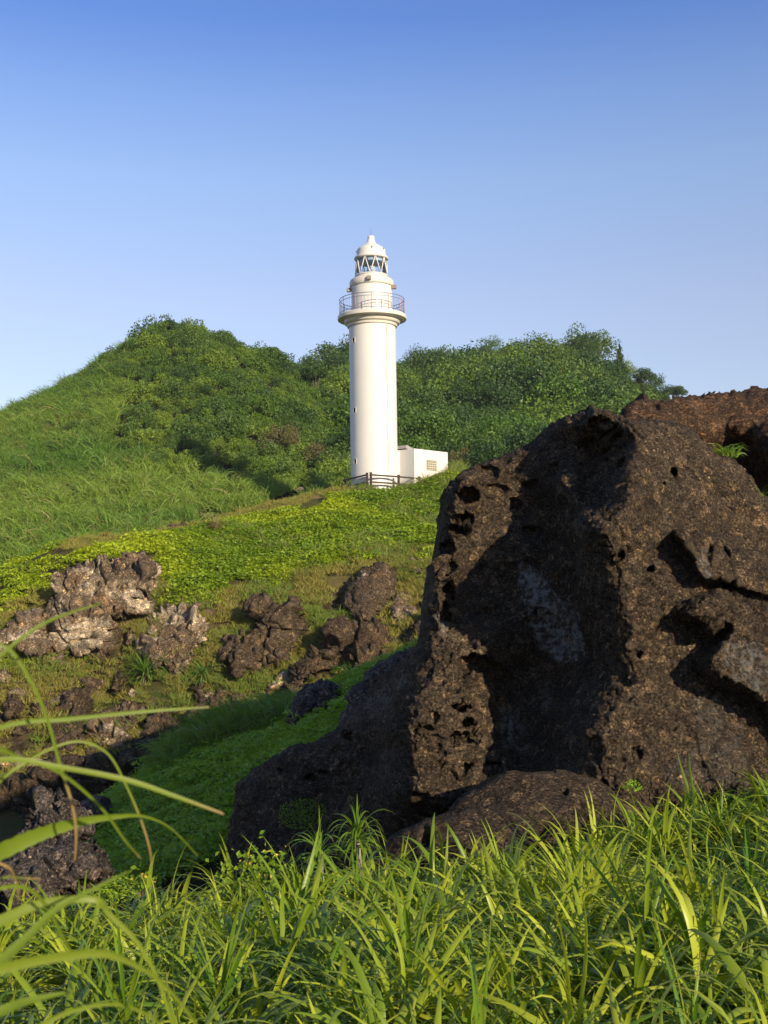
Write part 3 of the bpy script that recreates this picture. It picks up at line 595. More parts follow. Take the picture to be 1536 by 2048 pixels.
while done < 70:
    q = (r_.uniform(-20, 700), r_.uniform(1200, 1560))
    if poly_sdf(np.array([q[0]]), np.array([q[1]]), [(-20, 1330), (100, 1315), (220, 1300), (330, 1350), (450, 1360), (600, 1200), (640, 1250), (560, 1420), (330, 1540), (-20, 1560)])[0] < 0: continue
    yy = hit([q[0]], [q[1]], 39)[0]
    if not yy == yy or yy > 60: continue
    o = STK[done % 4] if done < 4 else STK[done % 4].copy(); COL.objects.link(o); p = at(q[0], q[1], yy); sc = r_.uniform(.16, .5) * (1.5 if r_.random() < .2 else 1)
    o.location = (p[0], p[1], float(tz([p[0]], [p[1]])[0]) + sc * .15); o.scale = (sc, sc, sc * r_.uniform(.7, 1.1)); o.rotation_euler = (r_.normal(0, .3), r_.normal(0, .3), r_.random() * 6.28)
    tag(o, 'small brown stone half buried in the dry grass of the left cliff', 'stone', 'small stones strewn over the left cliff'); done += 1

# ------------------------------------------------------------------ plant meshes
rng = np.random.default_rng(5)
def attr(o, nm, v):
    a = o.data.attributes.new(nm, 'FLOAT', 'POINT'); a.data.foreach_set('value', np.asarray(v, np.float32))
def straps(L):
    """L: list of (points Nx3, widths N, side vector, leaf value, dry N). Folded strap leaves."""
    V = []; Fs = []; lf = []; dr = []
    for pts, wd, side, lv, dry in L:
        b = len(V); n = len(pts)
        for i in range(n):
            t = pts[min(i + 1, n - 1)] - pts[max(i - 1, 0)]; t = t / (np.linalg.norm(t) + 1e-9)
            s = side - t * (side @ t); s = s / (np.linalg.norm(s) + 1e-9); nn = np.cross(s, t)
            V += [pts[i] - s * wd[i] + nn * wd[i] * .35, pts[i], pts[i] + s * wd[i] + nn * wd[i] * .35]
            lf += [lv] * 3; dr += [dry[i]] * 3
        for i in range(n - 1):
            a = b + i * 3; Fs += [(a, a + 1, a + 4, a + 3), (a + 1, a + 2, a + 5, a + 4)]
    return np.array(V), np.array(Fs), lf, dr
def rosette(r, nleaf, L, w_, up=.35, seg=7, droop=1.0, h0=0.0, dryp=.12):
    out = []
    for k in range(nleaf):
        f = k / nleaf; az = k * 2.4 + r.normal(0, .25); tilt = (up + (1.25 - up) * f ** .8) + r.normal(0, .12)   # 0 = upright
        ln = L * (.65 + .5 * r.random()) * (.75 + .35 * math.sin(math.pi * min(1, f + .25)))
        d = np.array([math.cos(az) * math.sin(tilt), math.sin(az) * math.sin(tilt), math.cos(tilt)])
        p = np.array([0, 0, h0 * (1 - f * .6)]) + d * .02; pts = [p.copy()]; dd = d.copy(); dr = droop * (.6 + .8 * r.random())
        kink = r.integers(2, seg) if r.random() < .25 else -1
        for i in range(seg):
            dd = dd + np.array([0, 0, -1]) * dr * (.10 + .16 * i / seg) * (2.6 if i == kink else 1)
            dd = dd / np.linalg.norm(dd); p = p + dd * ln / seg; pts.append(p.copy())
        u = np.linspace(0, 1, seg + 1); wd = w_ * (.8 + .4 * r.random()) * np.clip(np.minimum(1, .75 + u * 1.2) * (1 - u ** 2.2), .03, 1)
        side = np.array([-math.sin(az), math.cos(az), 0]) + r.normal(0, .22, 3)
        old = r.random() < dryp * (1.6 if f > .6 else .3)
        out.append((np.array(pts), wd, side, r.random(), np.clip((u - .82) * 4, 0, .8) * (r.random() < .3) if not old else np.clip(u * 2 + .3, 0, 1)))
    return out
def strap_obj(name, L, mat, parent=None, link=True):
    V, Fs, lf, dr = straps(L); o = mesh_obj(name, V, Fs, mat, parent, True, link); attr(o, 'leaf', lf); attr(o, 'dry', dr); return o
def tuft(r, n, L, w_, spread, rad, seg=4, dryp=.1):
    out = []
    for k in range(n):
        a = r.random() * 6.283; rr = rad * math.sqrt(r.random()); p = np.array([rr * math.cos(a), rr * math.sin(a), 0.]); az = r.random() * 6.283
        tl = abs(r.normal(0, spread)); d = np.array([math.cos(az) * math.sin(tl), math.sin(az) * math.sin(tl), math.cos(tl)]); ln = L * (.5 + .6 * r.random()); pts = [p.copy()]
        for i in range(seg):
            d = d + np.array([math.cos(az) * .12, math.sin(az) * .12, -.16 * (i + .5)]) * (.6 + .8 * r.random()); d = d / np.linalg.norm(d); p = p + d * ln / seg; pts.append(p.copy())
        u = np.linspace(0, 1, seg + 1)
        out.append((np.array(pts), w_ * np.clip(1 - u ** 1.5, .05, 1) * (.7 + .6 * r.random()), r.normal(0, 1, 3), r.random(), np.full(seg + 1, 1.0 if r.random() < dryp else 0.) * (.5 + .5 * r.random())))
    return out
def leaf_cloud(C, Nrm, size, r, flat=.75):
    """folded leaves (two quads each) at points C facing about Nrm"""
    n = len(C); Nn = Nrm + r.normal(0, flat, (n, 3)); Nn /= np.linalg.norm(Nn, axis=1, keepdims=True)
    T = np.cross(Nn, r.normal(0, 1, (n, 3))); T /= np.linalg.norm(T, axis=1, keepdims=True) + 1e-9; B = np.cross(Nn, T)
    s = (size * (.6 + .8 * r.random(n)))[:, None]
    q = [C - T * s * .5, C + B * s * .32 + Nn * s * .10, C + T * s * .5, C - B * s * .32 + Nn * s * .10]
    V = np.stack(q, 1).reshape(-1, 3); Fs = np.arange(n * 4).reshape(n, 4)
    return V, Fs, np.repeat(r.random(n), 4)
def bush_data(r, rx, rz, nclump, per, size, base=.1):
    Cs = []; Ns = []
    for k in range(nclump):
        z = r.random() ** .8; a = r.random() * 6.283; rr = math.sqrt(max(0, 1 - (z * .95) ** 2)) * (.55 + .5 * r.random())
        c = np.array([rx * rr * math.cos(a), rx * rr * math.sin(a), rz * (base + (z) * .82 * (.75 + .4 * r.random()))]); cr_ = rx * (.26 + .20 * r.random())
        d = r.normal(0, 1, (per, 3)); d[:, 2] = d[:, 2] * .8 + .25; d /= np.linalg.norm(d, axis=1, keepdims=True)
        Cs.append(c + d * cr_ * (.55 + .5 * r.random((per, 1)))); Ns.append(d)
    return leaf_cloud(np.concatenate(Cs), np.concatenate(Ns), size, r)
def bush_obj(name, mat, seed, rx=1.5, rz=2.0, nclump=16, per=42, size=.26, link=False, parent=None, base=.1):
    V, Fs, lf = bush_data(np.random.default_rng(seed), rx, rz, nclump, per, size, base); o = mesh_obj(name, V, Fs, mat, parent, False, link); attr(o, 'leaf', lf); return o
def vine_obj(name, mat, seed, n=150, rad=.8, size=.12, hh=.22):
    r = np.random.default_rng(seed); a = r.random(n) * 6.283; rr = rad * np.sqrt(r.random(n))
    C = np.stack([rr * np.cos(a), rr * np.sin(a), hh * (.3 + .7 * r.random(n)) * (1 - (rr / rad) ** 3 * .8)], -1)
    V, Fs, lf = leaf_cloud(C, np.tile([0, -.25, 1.], (n, 1)), size, r, .5); o = mesh_obj(name, V, Fs, mat, None, False, False); attr(o, 'leaf', lf); return o

def scatter(name, P, scl, variants, label, cat, tint=None, tilt=.12, seed=0):
    r = np.random.default_rng(seed); n = len(P)
    me = bpy.data.meshes.new(name); me.vertices.add(n); me.vertices.foreach_set('co', np.asarray(P, np.float32).ravel())
    rot = np.stack([r.normal(0, tilt, n), r.normal(0, tilt, n), r.random(n) * 6.283], -1)
    a = me.attributes.new('rot', 'FLOAT_VECTOR', 'POINT'); a.data.foreach_set('vector', rot.astype(np.float32).ravel())
    a = me.attributes.new('scl', 'FLOAT', 'POINT'); a.data.foreach_set('value', np.asarray(scl, np.float32))
    a = me.attributes.new('idx', 'INT', 'POINT'); a.data.foreach_set('value', r.integers(0, len(variants), n).astype(np.int32))
    a = me.attributes.new('tint', 'FLOAT', 'POINT'); a.data.foreach_set('value', (r.random(n) if tint is None else np.asarray(tint)).astype(np.float32))
    o = bpy.data.objects.new(name, me); COL.objects.link(o)
    c = bpy.data.collections.new(name + '_kinds')
    for v in variants: c.objects.link(v)
    ng = bpy.data.node_groups.new(name, 'GeometryNodeTree')
    ng.interface.new_socket('Geometry', in_out='INPUT', socket_type='NodeSocketGeometry'); ng.interface.new_socket('Geometry', in_out='OUTPUT', socket_type='NodeSocketGeometry')
    N = ng.nodes; gi = N.new('NodeGroupInput'); go = N.new('NodeGroupOutput'); ci = N.new('GeometryNodeCollectionInfo'); ip = N.new('GeometryNodeInstanceOnPoints')
    ci.inputs['Collection'].default_value = c; ci.inputs['Separate Children'].default_value = True; ci.inputs['Reset Children'].default_value = True
    def na(t, nm):
        x = N.new('GeometryNodeInputNamedAttribute'); x.data_type = t; x.inputs[0].default_value = nm; return x.outputs[0]
    L = ng.links; L.new(gi.outputs[0], ip.inputs['Points']); L.new(ci.outputs[0], ip.inputs['Instance']); ip.inputs['Pick Instance'].default_value = True
    L.new(na('INT', 'idx'), ip.inputs['Instance Index']); L.new(na('FLOAT', 'scl'), ip.inputs['Scale'])
    e = N.new('FunctionNodeEulerToRotation'); L.new(na('FLOAT_VECTOR', 'rot'), e.inputs[0]); L.new(e.outputs[0], ip.inputs['Rotation'])
    L.new(ip.outputs[0], go.inputs[0])
    md = o.modifiers.new('scatter', 'NODES'); md.node_group = ng
    return tag(o, label, cat, kind='stuff')
def region(n, xr, yr, seed, fn):
    """n random ground points in a box, kept where fn(px, py, x, y, r) says so"""
    r = np.random.default_rng(seed); x = r.uniform(*xr, n); y = r.uniform(*yr, n)
    if callable(fn):
        P = np.stack([x, y, x * 0], -1); P[:, 2] = tz(x, y); px, py = proj(P); k = fn(px, py, x, y, r); return P[k], px[k], py[k]
def inside(px, py, poly, soft=0, seed=0): return poly_sdf(px, py, poly) > soft

# --- dense strap-leaved growth in the foreground
ros = [strap_obj('rosette_kind', rosette(np.random.default_rng(100 + i), 26 + 3 * (i % 4), .36 + .03 * (i % 3), .0118, .32 + .14 * (i % 3), 7, 1.15 + .2 * (i % 3), .18, .06), M['strap'], link=False) for i in range(8)]
def fg(px, py, x, y, r):
    a = x / y * F + 768
    crest = np.interp(a, [-300, 0, 450, 700, 900, 1100, 1300, 1536, 1800], [8.3, 8.3, 9.4, 10.2, 10.2, 10.6, 11.2, 12.3, 13.0])
    return (y < crest) & (np.abs(x) < .50 * y + .6) & (r.random(len(x)) < (.7 + .3 * np.clip(y / 9, 0, 1)) * np.clip(.75 + fbm(np.stack([x, y, x * 0], -1), 1.3, 2, 55) * 1.6, .12, 1)) & ~((np.abs(x) < .5) & (y < 2.4))
P, px, py = region(14000, (-6, 7.5), (2.1, 13), 1, fg)
r = np.random.default_rng(77)
scatter('grass', P, np.clip(r.lognormal(-.02, .30, len(P)), .5, 1.9) * np.interp(P[:, 1], [2, 5, 7, 11], [.72, .85, .92, .85]), ros, 'dense bright green strap leaved growth covering the whole foreground bank', 'grass', r.random(len(P)) ** 1.3, .28, 3)
print('foreground', len(P))

# --- vines on the shaded gully slope and the taller grass on its crest
vk = [vine_obj('gully_vine_kind', M['gully_vine'], 200 + i, 190, .7, .085, .16) for i in range(4)]
GUL = [(130, 1790), (190, 1600), (270, 1545), (420, 1465), (560, 1420), (600, 1395), (700, 1330), (760, 1295), (900, 1270), (980, 1400), (800, 1500), (480, 1790)]
P, px, py = region(5200, (-11, 4), (15, 32), 2, lambda px, py, x, y, r: (inside(px, py, GUL) & (y > 19.5)) | ((px > 950) & (y > 22)))
scatter('ground_cover', P + np.array([0, 0, -.03]), np.random.default_rng(3).normal(.85, .14, len(P)), vk, 'low green vines carpeting the shaded gully slope left of the huge outcrop', 'ground cover', None, .1, 5)
tk = [strap_obj('tall_grass_kind', tuft(np.random.default_rng(300 + i), 60, 1.0, .026, .42, .4), M['tall_grass'], link=False) for i in range(5)]
CRE = [(330, 1530), (400, 1470), (470, 1440), (590, 1395), (580, 1440), (480, 1470), (400, 1500), (345, 1545)]
P, px, py = region(1000, (-7, 0), (26, 33), 4, lambda px, py, x, y, r: inside(px, py, CRE, -6) | (inside(px, py, [(590, 1400), (690, 1330), (760, 1280), (800, 1290), (700, 1350), (610, 1420)]) & (r.random(len(x)) < .12)))
scatter('grass', P, np.random.default_rng(4).normal(.75, .15, len(P)), tk, 'dark tall grass along the crest of the shaded gully slope', 'grass', .3 + np.random.default_rng(4).random(len(P)) * .6, .15, 6)

# --- sunlit upper slope under the lighthouse
VINE = [(-300, 1240), (-60, 1260), (0, 1235), (60, 1200), (85, 1190), (100, 1130), (310, 1110), (330, 1190), (420, 1205), (450, 1180), (560, 1165), (690, 1120), (760, 1100), (840, 1100), (870, 1120), (1000, 1100), (1000, 940), (900, 950), (740, 985), (690, 985), (560, 1020), (470, 1045), (330, 1068), (150, 1100), (0, 1150), (-300, 1200)]
vk2 = [vine_obj('vine_kind', M['vine'], 220 + i, 170, .75, .15, .42) for i in range(5)]
vn = lambda x, y: fbm(np.stack([x, y, x * 0], -1), .22, 3, 14)
P, px, py = region(12000, (-28, 12), (50, 80), 6, lambda px, py, x, y, r: inside(px, py + fbm(np.stack([x, y, x * 0], -1), .45, 3, 27) * 45 + r.normal(0, 9, len(x)), VINE, 2) & ~inside(px, py, PATH, -2) & (vn(x, y) + r.normal(0, .12, len(x)) > -.38) & ~((px > 690) & (py < 985) & (y > 73.5)))
tn = np.clip(.45 + vn(P[:, 0] + 40, P[:, 1]) * 1.1 + np.random.default_rng(1).normal(0, .15, len(P)) + .25 * sstep(600, 150, px) * sstep(1030, 1100, py), 0, 1)
scatter('ground_cover', P + np.array([0, 0, -.05]), np.random.default_rng(5).normal(.85, .16, len(P)), vk2, 'bright yellow green vines spread over the sunlit slope below the lighthouse', 'ground cover', tn, .15, 8)
V2 = [(-60, 1262), (85, 1280), (95, 1330), (60, 1340), (-60, 1345)]
# --- drier short grass on the cliff between the rocks
sk_ = [strap_obj('short_grass_kind', tuft(np.random.default_rng(320 + i), 110, .42, .014, .55, .55, 3, .3), M['short_grass'], link=False) for i in range(5)]
CLF = [(-300, 1230), (0, 1235), (85, 1190), (330, 1180), (420, 1200), (560, 1160), (690, 1110), (870, 1100), (900, 1250), (760, 1400), (560, 1440), (330, 1560), (-300, 1640)]
P, px, py = region(8000, (-24, 6), (40, 60), 7, lambda px, py, x, y, r: inside(px, py, CLF, -8) & (fbm(np.stack([x, y, x * 0], -1), .5, 3, 3) + r.normal(0, .1, len(x)) > -.28))
tg = np.clip(.5 + fbm(P, .35, 3, 21) * 2.2 + np.random.default_rng(16).normal(0, .15, len(P)), 0, 1)
scatter('grass', P, np.random.default_rng(6).normal(.8, .2, len(P)), sk_, 'short olive and straw coloured grass between the rocks of the left cliff', 'grass', tg, .2, 9)
P, px, py = region(700, (-18, -8), (40, 54), 8, lambda px, py, x, y, r: inside(px, py, [(-60, 1290), (20, 1285), (90, 1300), (80, 1335), (20, 1350), (-60, 1360)]) | inside(px, py, [(330, 1270), (420, 1290), (430, 1330), (380, 1330)]) & (r.random(len(x)) < .3))
scatter('ground_cover', P, np.random.default_rng(7).normal(.7, .12, len(P)), vk2, 'small patch of bright vines under the pale rock at the left edge', 'ground cover', None, .15, 10)
P, px, py = region(5200, (-20, 4), (56, 82), 17, lambda px, py, x, y, r: inside(px, py, PATH, -6) & (r.random(len(x)) < .8))
scatter('grass', P, np.random.default_rng(18).normal(.55, .15, len(P)), sk_, 'worn straw coloured grass along the footpath on the slope crest', 'grass', .6 + .4 * np.random.default_rng(18).random(len(P)), .2, 19)
# --- pale seed grass around the lighthouse foot and in loose tufts on the slope
dk_ = [strap_obj('seed_grass_kind', tuft(np.random.default_rng(340 + i), 40, .95, .016, .4, .3, 4, .45), M['tall_grass'], link=False) for i in range(4)]
SEED = [(720, 1010), (690, 985), (705, 970), (800, 945), (905, 925), (935, 945), (900, 1080), (860, 1060), (790, 1040)]
P, px, py = region(6000, (-20, 12), (56, 80), 9, lambda px, py, x, y, r: (inside(px, py, SEED) & (r.random(len(x)) < np.where((px > 690) & (px < 800), .22, .45 + .5 * (py < 985))) & ~((px > 700) & (px < 905) & (y > 74.2))) | (inside(px, py, [(400, 1090), (430, 1050), (640, 1080), (800, 1080), (800, 1120), (640, 1120)]) & (r.random(len(x)) < .22)))
scatter('grass', P, np.random.default_rng(8).normal(.8, .2, len(P)), dk_, 'loose pale seeding grass around the fence and on the slope below', 'grass', .5 + .5 * np.random.default_rng(8).random(len(P)), .2, 11)

# --- left hill: tall grass on its lower left, scrub above
gk = [strap_obj('hill_grass_kind', tuft(np.random.default_rng(360 + i), 90, 1.2, .026, .4, .6, 4, .08), M['tall_grass'], link=False) for i in range(5)]
HG = [(-400, 900), (0, 790), (240, 690), (290, 700), (250, 800), (220, 860), (230, 880), (290, 930), (330, 960), (420, 945), (500, 965), (580, 955), (640, 975), (560, 1010), (450, 1030), (330, 1055), (140, 1095), (0, 1150), (-400, 1250)]
P, px, py = region(15000, (-75, 2), (58, 153), 10, lambda px, py, x, y, r: inside(px, py + fbm(np.stack([x, y, x * 0], -1), .12, 3, 2) * 45, HG) & (px > -400) & ~inside(px, py, PATH, -3) & (y > 61 - (px < 0) * 2))
thg = np.clip(.5 + fbm(P, .08, 3, 31) * 1.3 + np.random.default_rng(2).normal(0, .12, len(P)), 0, 1)
scatter('grass', P, np.clip(np.random.default_rng(9).lognormal(-.1, .32, len(P)), .4, 1.8), gk, 'tall green silver grass covering the lower left hillside', 'grass', thg, .15, 12)
bk = [bush_obj('scrub_kind', M['bush'], 400 + i, 1.3 + .1 * (i % 3), 1.5, 15, 95, .15) for i in range(5)] + [bush_obj('scrub_kind', M['dark_bush'], 410 + i, 1.5, 1.8, 15, 95, .16) for i in range(2)]
HL = [(-20, 860), (60, 825), (140, 768), (230, 710), (330, 640), (460, 660), (700, 720), (720, 985), (640, 975), (580, 955), (500, 965), (420, 945), (330, 975), (290, 930), (230, 880), (130, 868)]
def hl(px, py, x, y, r):
    return (inside(px, py + fbm(np.stack([x, y, x * 0], -1), .12, 3, 2) * 45, HL) | ((py < 930) & (y > 140) & (px > 90) & (px < 640))) & (px < 730) & (y < 158) & (px > -200) & (x < 8)
P, px, py = region(3600, (-62, 8), (80, 158), 11, hl)
tb = np.clip(.5 + fbm(P, .07, 3, 41) * 1.4 + np.random.default_rng(3).normal(0, .3, len(P)), 0, 1)
scatter('scrub', P + np.array([0, 0, -.35]), np.clip(np.random.default_rng(10).lognormal(-.28, .30, len(P)), .35, 1.6) * np.interp(P[:, 1], [80, 140], [.8, 1]) * np.interp(px, [60, 300], [.5, 1]), bk, 'green scrub covering the pointed left hill behind the lighthouse', 'scrub', tb, .15, 13)
tkd = [bush_obj('wood_kind', M['dark_bush'], 430 + i, 3.0, 3.2, 30, 130, .21) for i in range(4)] + [bush_obj('wood_kind', M['bush'], 440 + i, 2.8, 2.9, 28, 130, .21) for i in range(3)]
def hr(px, py, x, y, r): return (px > 600) & ((px < 1340) | (y < 150) & (px < 1750)) & (y > 88) & ~((px < 700) & (y < 150)) & (y < 218) & ~((y < 96) & (px > 700) & (px < 900))
P, px, py = region(1250, (-18, 85), (88, 218), 12, hr)
tr_ = np.clip(.35 + fbm(P, .05, 3, 51) * 1.4 + np.random.default_rng(4).normal(0, .3, len(P)), 0, 1)
scatter('wood', P + np.stack([P[:, 0] * 0, P[:, 0] * 0, np.random.default_rng(15).normal(-1.3, .8, len(P))], -1), np.clip(np.random.default_rng(11).lognormal(.08, .36, len(P)), .45, 2.0) * np.interp(P[:, 1], [88, 150], [.75, 1]) * np.where(P[:, 1] > 150, np.interp(px, [1180, 1340], [1, .4]), 1), tkd, 'dark evergreen wood covering the rounded right hill', 'wood', tr_, .15, 14)

# ------------------------------------------------------------------ single trees and bushes one can tell apart
def tree(name, px, py, y, rx, rz, mat, seed, label, cat, nclump=18, per=48, size=.3, trunk_h=.6, bark='bark', bare=0, cone=False):
    """py = row of the top"""
    top = at(px, py, y); gz = float(tz([top[0]], [top[1]])[0]); H = max(top[2] - gz, rz * .8)
    o = empty(name, (top[0], top[1], gz - .1), label, cat); r = np.random.default_rng(seed)
    if cone:
        Cs = []; Ns = []
        for k in range(nclump):
            f = (k + .5) / nclump; z = H * (.15 + .85 * f); rad = rx * (1.02 - f) * (.75 + .5 * r.random()); d = r.normal(0, 1, (per, 3)); d /= np.linalg.norm(d, axis=1, keepdims=True)
            a = r.random() * 6.28; Cs.append(np.array([math.cos(a) * rad * .45, math.sin(a) * rad * .45, z]) + d * np.array([rad * .75, rad * .75, H * .055]) * (.5 + .5 * r.random((per, 1)))); Ns.append(d)
        V, Fs, lf = leaf_cloud(np.concatenate(Cs), np.concatenate(Ns), size, r)
    else:
        V, Fs, lf = bush_data(r, rx, rz, nclump, per, size, .12); V = V + np.array([0, 0, H - rz * 1.0])
    c = mesh_obj('crown', V, Fs, mat, o, False); attr(c, 'leaf', lf)
    tb_ = MB(); tb_.tube([(0, 0, -.4), (.05, 0, H * .35), (0.1, .05, H * .75)], [.12, .09, .03])
    for k in range(6 + bare):
        a = r.random() * 6.28; e = np.array([math.cos(a) * rx * .8, math.sin(a) * rx * .8, H * (.65 + .3 * r.random())]); m_ = e * .5 + np.array([0, 0, H * .05]); tb_.tube([(0.05, 0, H * .35), tuple(m_), tuple(e)], [.07, .045, .015], 5)
    tb_.build('trunk', M[bark], o, True)
    return o
TREES = [
    ('shrub', 340, 646, 142, 1.5, 1.2, 'dark_bush', 'rounded shrub crowning the very peak of the left hill', 'shrub'),
    ('shrub', 440, 668, 141, 1.8, 1.5, 'bush', 'spreading shrub on the left hill skyline right of the peak', 'shrub'),
    ('shrub', 548, 697, 141, 1.3, 1.5, 'bush', 'spiky shrub sticking up midway down the right shoulder of the left hill', 'shrub'),
    ('tree', 625, 735, 138, 1.6, 1.6, 'dark_bush', 'dark low tree in the notch where the left hill meets the right hill', 'tree'),
    ('tree', 682, 712, 192, 3.2, 3.4, 'dark_bush', 'round dark tree on the skyline just left of the lighthouse tower', 'tree'),
    ('tree', 850, 700, 198, 3.6, 3.4, 'dark_bush', 'dark tree with pale bare boughs first right of the lighthouse on the skyline', 'tree'),
    ('tree', 985, 680, 200, 3.0, 3.2, 'bush', 'feathery tree at the left top of the right hill', 'tree'),
    ('tree', 1178, 676, 200, 3.0, 3.6, 'dark_bush', 'dark double headed tree at the highest point of the right hill', 'tree'),
    ('tree', 1286, 742, 196, 2.0, 1.8, 'dark_bush', 'small dark tree on the falling skyline below the cone shaped tree', 'tree'),
    ('tree', 1345, 774, 194, 2.2, 1.7, 'dark_bush', 'last dark tree at the low right end of the right hill skyline', 'tree'),
    ('shrub', 928, 908, 92, 1.5, 1.8, 'grey_bush', 'grey brown shrub directly behind the right end of the white annex', 'shrub'),
    ('tree', 965, 850, 100, 2.1, 3.2, 'bush', 'sunlit bright green tree above the big rock just right of the annex', 'tree'),
    ('tree', 845, 822, 108, 3.0, 3.8, 'bush', 'wide sunlit pale green tree right behind the tower above the annex roof', 'tree'),
    ('shrub', 637, 895, 97, 1.9, 2.1, 'grey_bush', 'round grey brown shrub at the foot of the left hill beside the tower', 'shrub'),
    ('shrub', 565, 885, 101, 2.3, 2.3, 'grey_bush', 'wider grey brown shrub left of the round one at the hill foot', 'shrub'),
    ('tree', 1000, 715, 188, 3.4, 2.4, 'grey_bush', 'thin greyish tree with bare twigs high on the right hill', 'tree'),
]
for i, (nm, px_, py_, y_, rx_, rz_, mt, lab, ct) in enumerate(TREES):
    tree(nm, px_, py_, y_, rx_, rz_, M[mt], 600 + i, lab, ct, 20, 220, .16 if y_ < 120 else .19, bark='pale_bark' if 'bare' in lab else 'bark', bare=8 if 'bare' in lab else 0)
tree('conifer', 1239, 690, 197, 1.9, 4.6, M['dark_bush'], 650, 'cone shaped dark tree standing alone on the right hill skyline', 'tree', 30, 150, .22, cone=True)

# ------------------------------------------------------------------ lighthouse
LD = 76.0
lx, _, _ = at(748, 900, LD)
def lz(row): return float(at(748, row, LD)[2])
zb = lz(992)
LH = empty('lighthouse', (lx, LD, zb), 'white round lighthouse with railed gallery, glazed lantern and domed top on the green slope', 'lighthouse')
mp_ = LD / F
def Z(row): return lz(row) - zb
def LR(name, prof, mat, parent=LH, n=96, deg=30): return auto_smooth(MB().lathe(prof, n).build(name, mat, parent), deg)
R_ = 47.3 * mp_
LR('tower', [(R_, -1.0), (R_, Z(655)), (R_ * .995, Z(653))], M['paint'])
LR('gallery', [(R_ + .02, Z(656)), (R_ + .10, Z(655)), (R_ + .12, Z(652.5)), (R_ + .13, Z(651)), (R_ + .26, Z(649)), (R_ + .32, Z(646)), (R_ + .33, Z(644)), (R_ + .34, Z(642.5)), (2.22, Z(641.2)), (2.32, Z(640.5)), (2.33, Z(639)), (2.33, Z(634)), (2.30, Z(632.8)), (1.2, Z(632.4))], M['stained_paint'])
LR('watch_room', [(1.40, Z(633)), (1.38, Z(600)), (1.38, Z(575))], M['paint'])
LR('cornice', [(1.38, Z(576)), (1.46, Z(574.5)), (1.50, Z(572)), (1.505, Z(567)), (1.47, Z(563)), (1.38, Z(560.5)), (1.20, Z(559)), (1.12, Z(558)), (1.10, Z(554)), (.6, Z(553.5))], M['stained_paint'])
# railing with its posts and balusters
RR = 65.6 * mp_; zt, zl = Z(600.5), Z(632)
rl = MB()
def ring(mb, r, z, t, n=72, a0=0): mb.tube([(r * math.cos(k * 2 * math.pi / n), r * math.sin(k * 2 * math.pi / n), z) for k in range(n)], t, 5, closed=True)
ring(rl, RR, zt, .026); ring(rl, RR, zt - .20, .02); ring(rl, RR, zl + .12, .022)
for k in range(60):
    a = k * math.pi / 30; rl.tube([(RR * math.cos(a), RR * math.sin(a), zl + .12), (RR * math.cos(a), RR * math.sin(a), zt - .20)], .010, 4)
rail = rl.build('railing', M['rail'], LH, True)
for k in range(12):
    a = k * math.pi / 6 + .0; MB().tube([(RR * math.cos(a), RR * math.sin(a), zl - .02), (RR * math.cos(a), RR * math.sin(a), zt)], .024, 6).build('railing_post', M['rust_rail'], rail, True)
# lantern
zl0, zl1 = Z(554), Z(518); r0, r1 = 33 * mp_, 31.2 * mp_; n = 9
st = MB()
for k in range(n):
    a = (k + .15) * 2 * math.pi / n; b1 = a + math.pi / n; b0 = a - math.pi / n
    for b in (b0, b1): st.tube([(r0 * math.cos(b), r0 * math.sin(b), zl0), (r1 * math.cos(a), r1 * math.sin(a), zl1)], .034, 5)
ring(st, r0, zl0 + .02, .05); ring(st, r1, zl1, .05)
lf_ = st.build('lantern_frame', M['paint'], LH, True)
MB().lathe([(r0 - .06, zl0), (r1 - .06, zl1)], 18).build('glazing', M['glass'], lf_)
ls = MB(); ls.lathe([(.05, zl0 + .15), (.26, zl0 + .2), (.34, zl0 + .45), (.26, zl0 + .7), (.05, zl0 + .75)], 20); auto_smooth(ls.build('lens', M['lens'], LH))
MB().lathe([(.14, zl0 - .05), (.12, zl0 + .16)], 12).build('lens_stand', M['brass'], LH)
LR('inner_band', [(r1 - .12, zl1 - .30), (r1 - .11, zl1 + .02)], M['lantern_band'])  # blue-grey band just inside the upper glazing
LR('dome', [(r1 + .02, Z(520.5)), (1.14, Z(519.5)), (1.17, Z(517.5)), (1.15, Z(515.8)), (1.02, Z(514.5)), (.99, Z(513)), (.985, Z(504)), (.965, Z(500.5)), (.90, Z(498.5)), (.82, Z(496.5)), (.71, Z(494.3)), (.57, Z(491.5)), (.43, Z(488.8)), (.35, Z(487)), (.30, Z(484.5)), (.28, Z(482.5)), (.27, Z(481)), (.23, Z(479)), (.23, Z(477.5)), (.245, Z(475)), (.21, Z(472.8)), (.11, Z(471.2)), (.03, Z(470.8))], M['paint'])
MB().tube([(0, 0, Z(471.5)), (0, 0, Z(457))], [.022, .010], 6).build('lightning_rod', M['rail'], LH, True)
for k in range(7):
    a = k * 2 * math.pi / 7 + .3; MB().tube([(1.0 * math.cos(a), 1.0 * math.sin(a), Z(503.5)), (1.06 * math.cos(a), 1.06 * math.sin(a), Z(500))], .03, 6).build('dome_hook', M['lampbox'], LH, True)
for ang, zr in ((-96, 567.5), (-172, 581), (-12, 577)):
    a = math.radians(ang); Rz = Matrix.Rotation(a, 3, 'Z'); b = MB()
    b.box(Rz @ Vector((1.38 + .16, 0, Z(zr))), (.13, .14, .125), Rz); b.box(Rz @ Vector((1.38 + .03, 0, Z(zr) + .02)), (.06, .07, .06), Rz); b.box(Rz @ Vector((1.38 + .30, 0, Z(zr))), (.012, .11, .10), Rz)
    b.build('floodlight', M['lampbox'], LH)
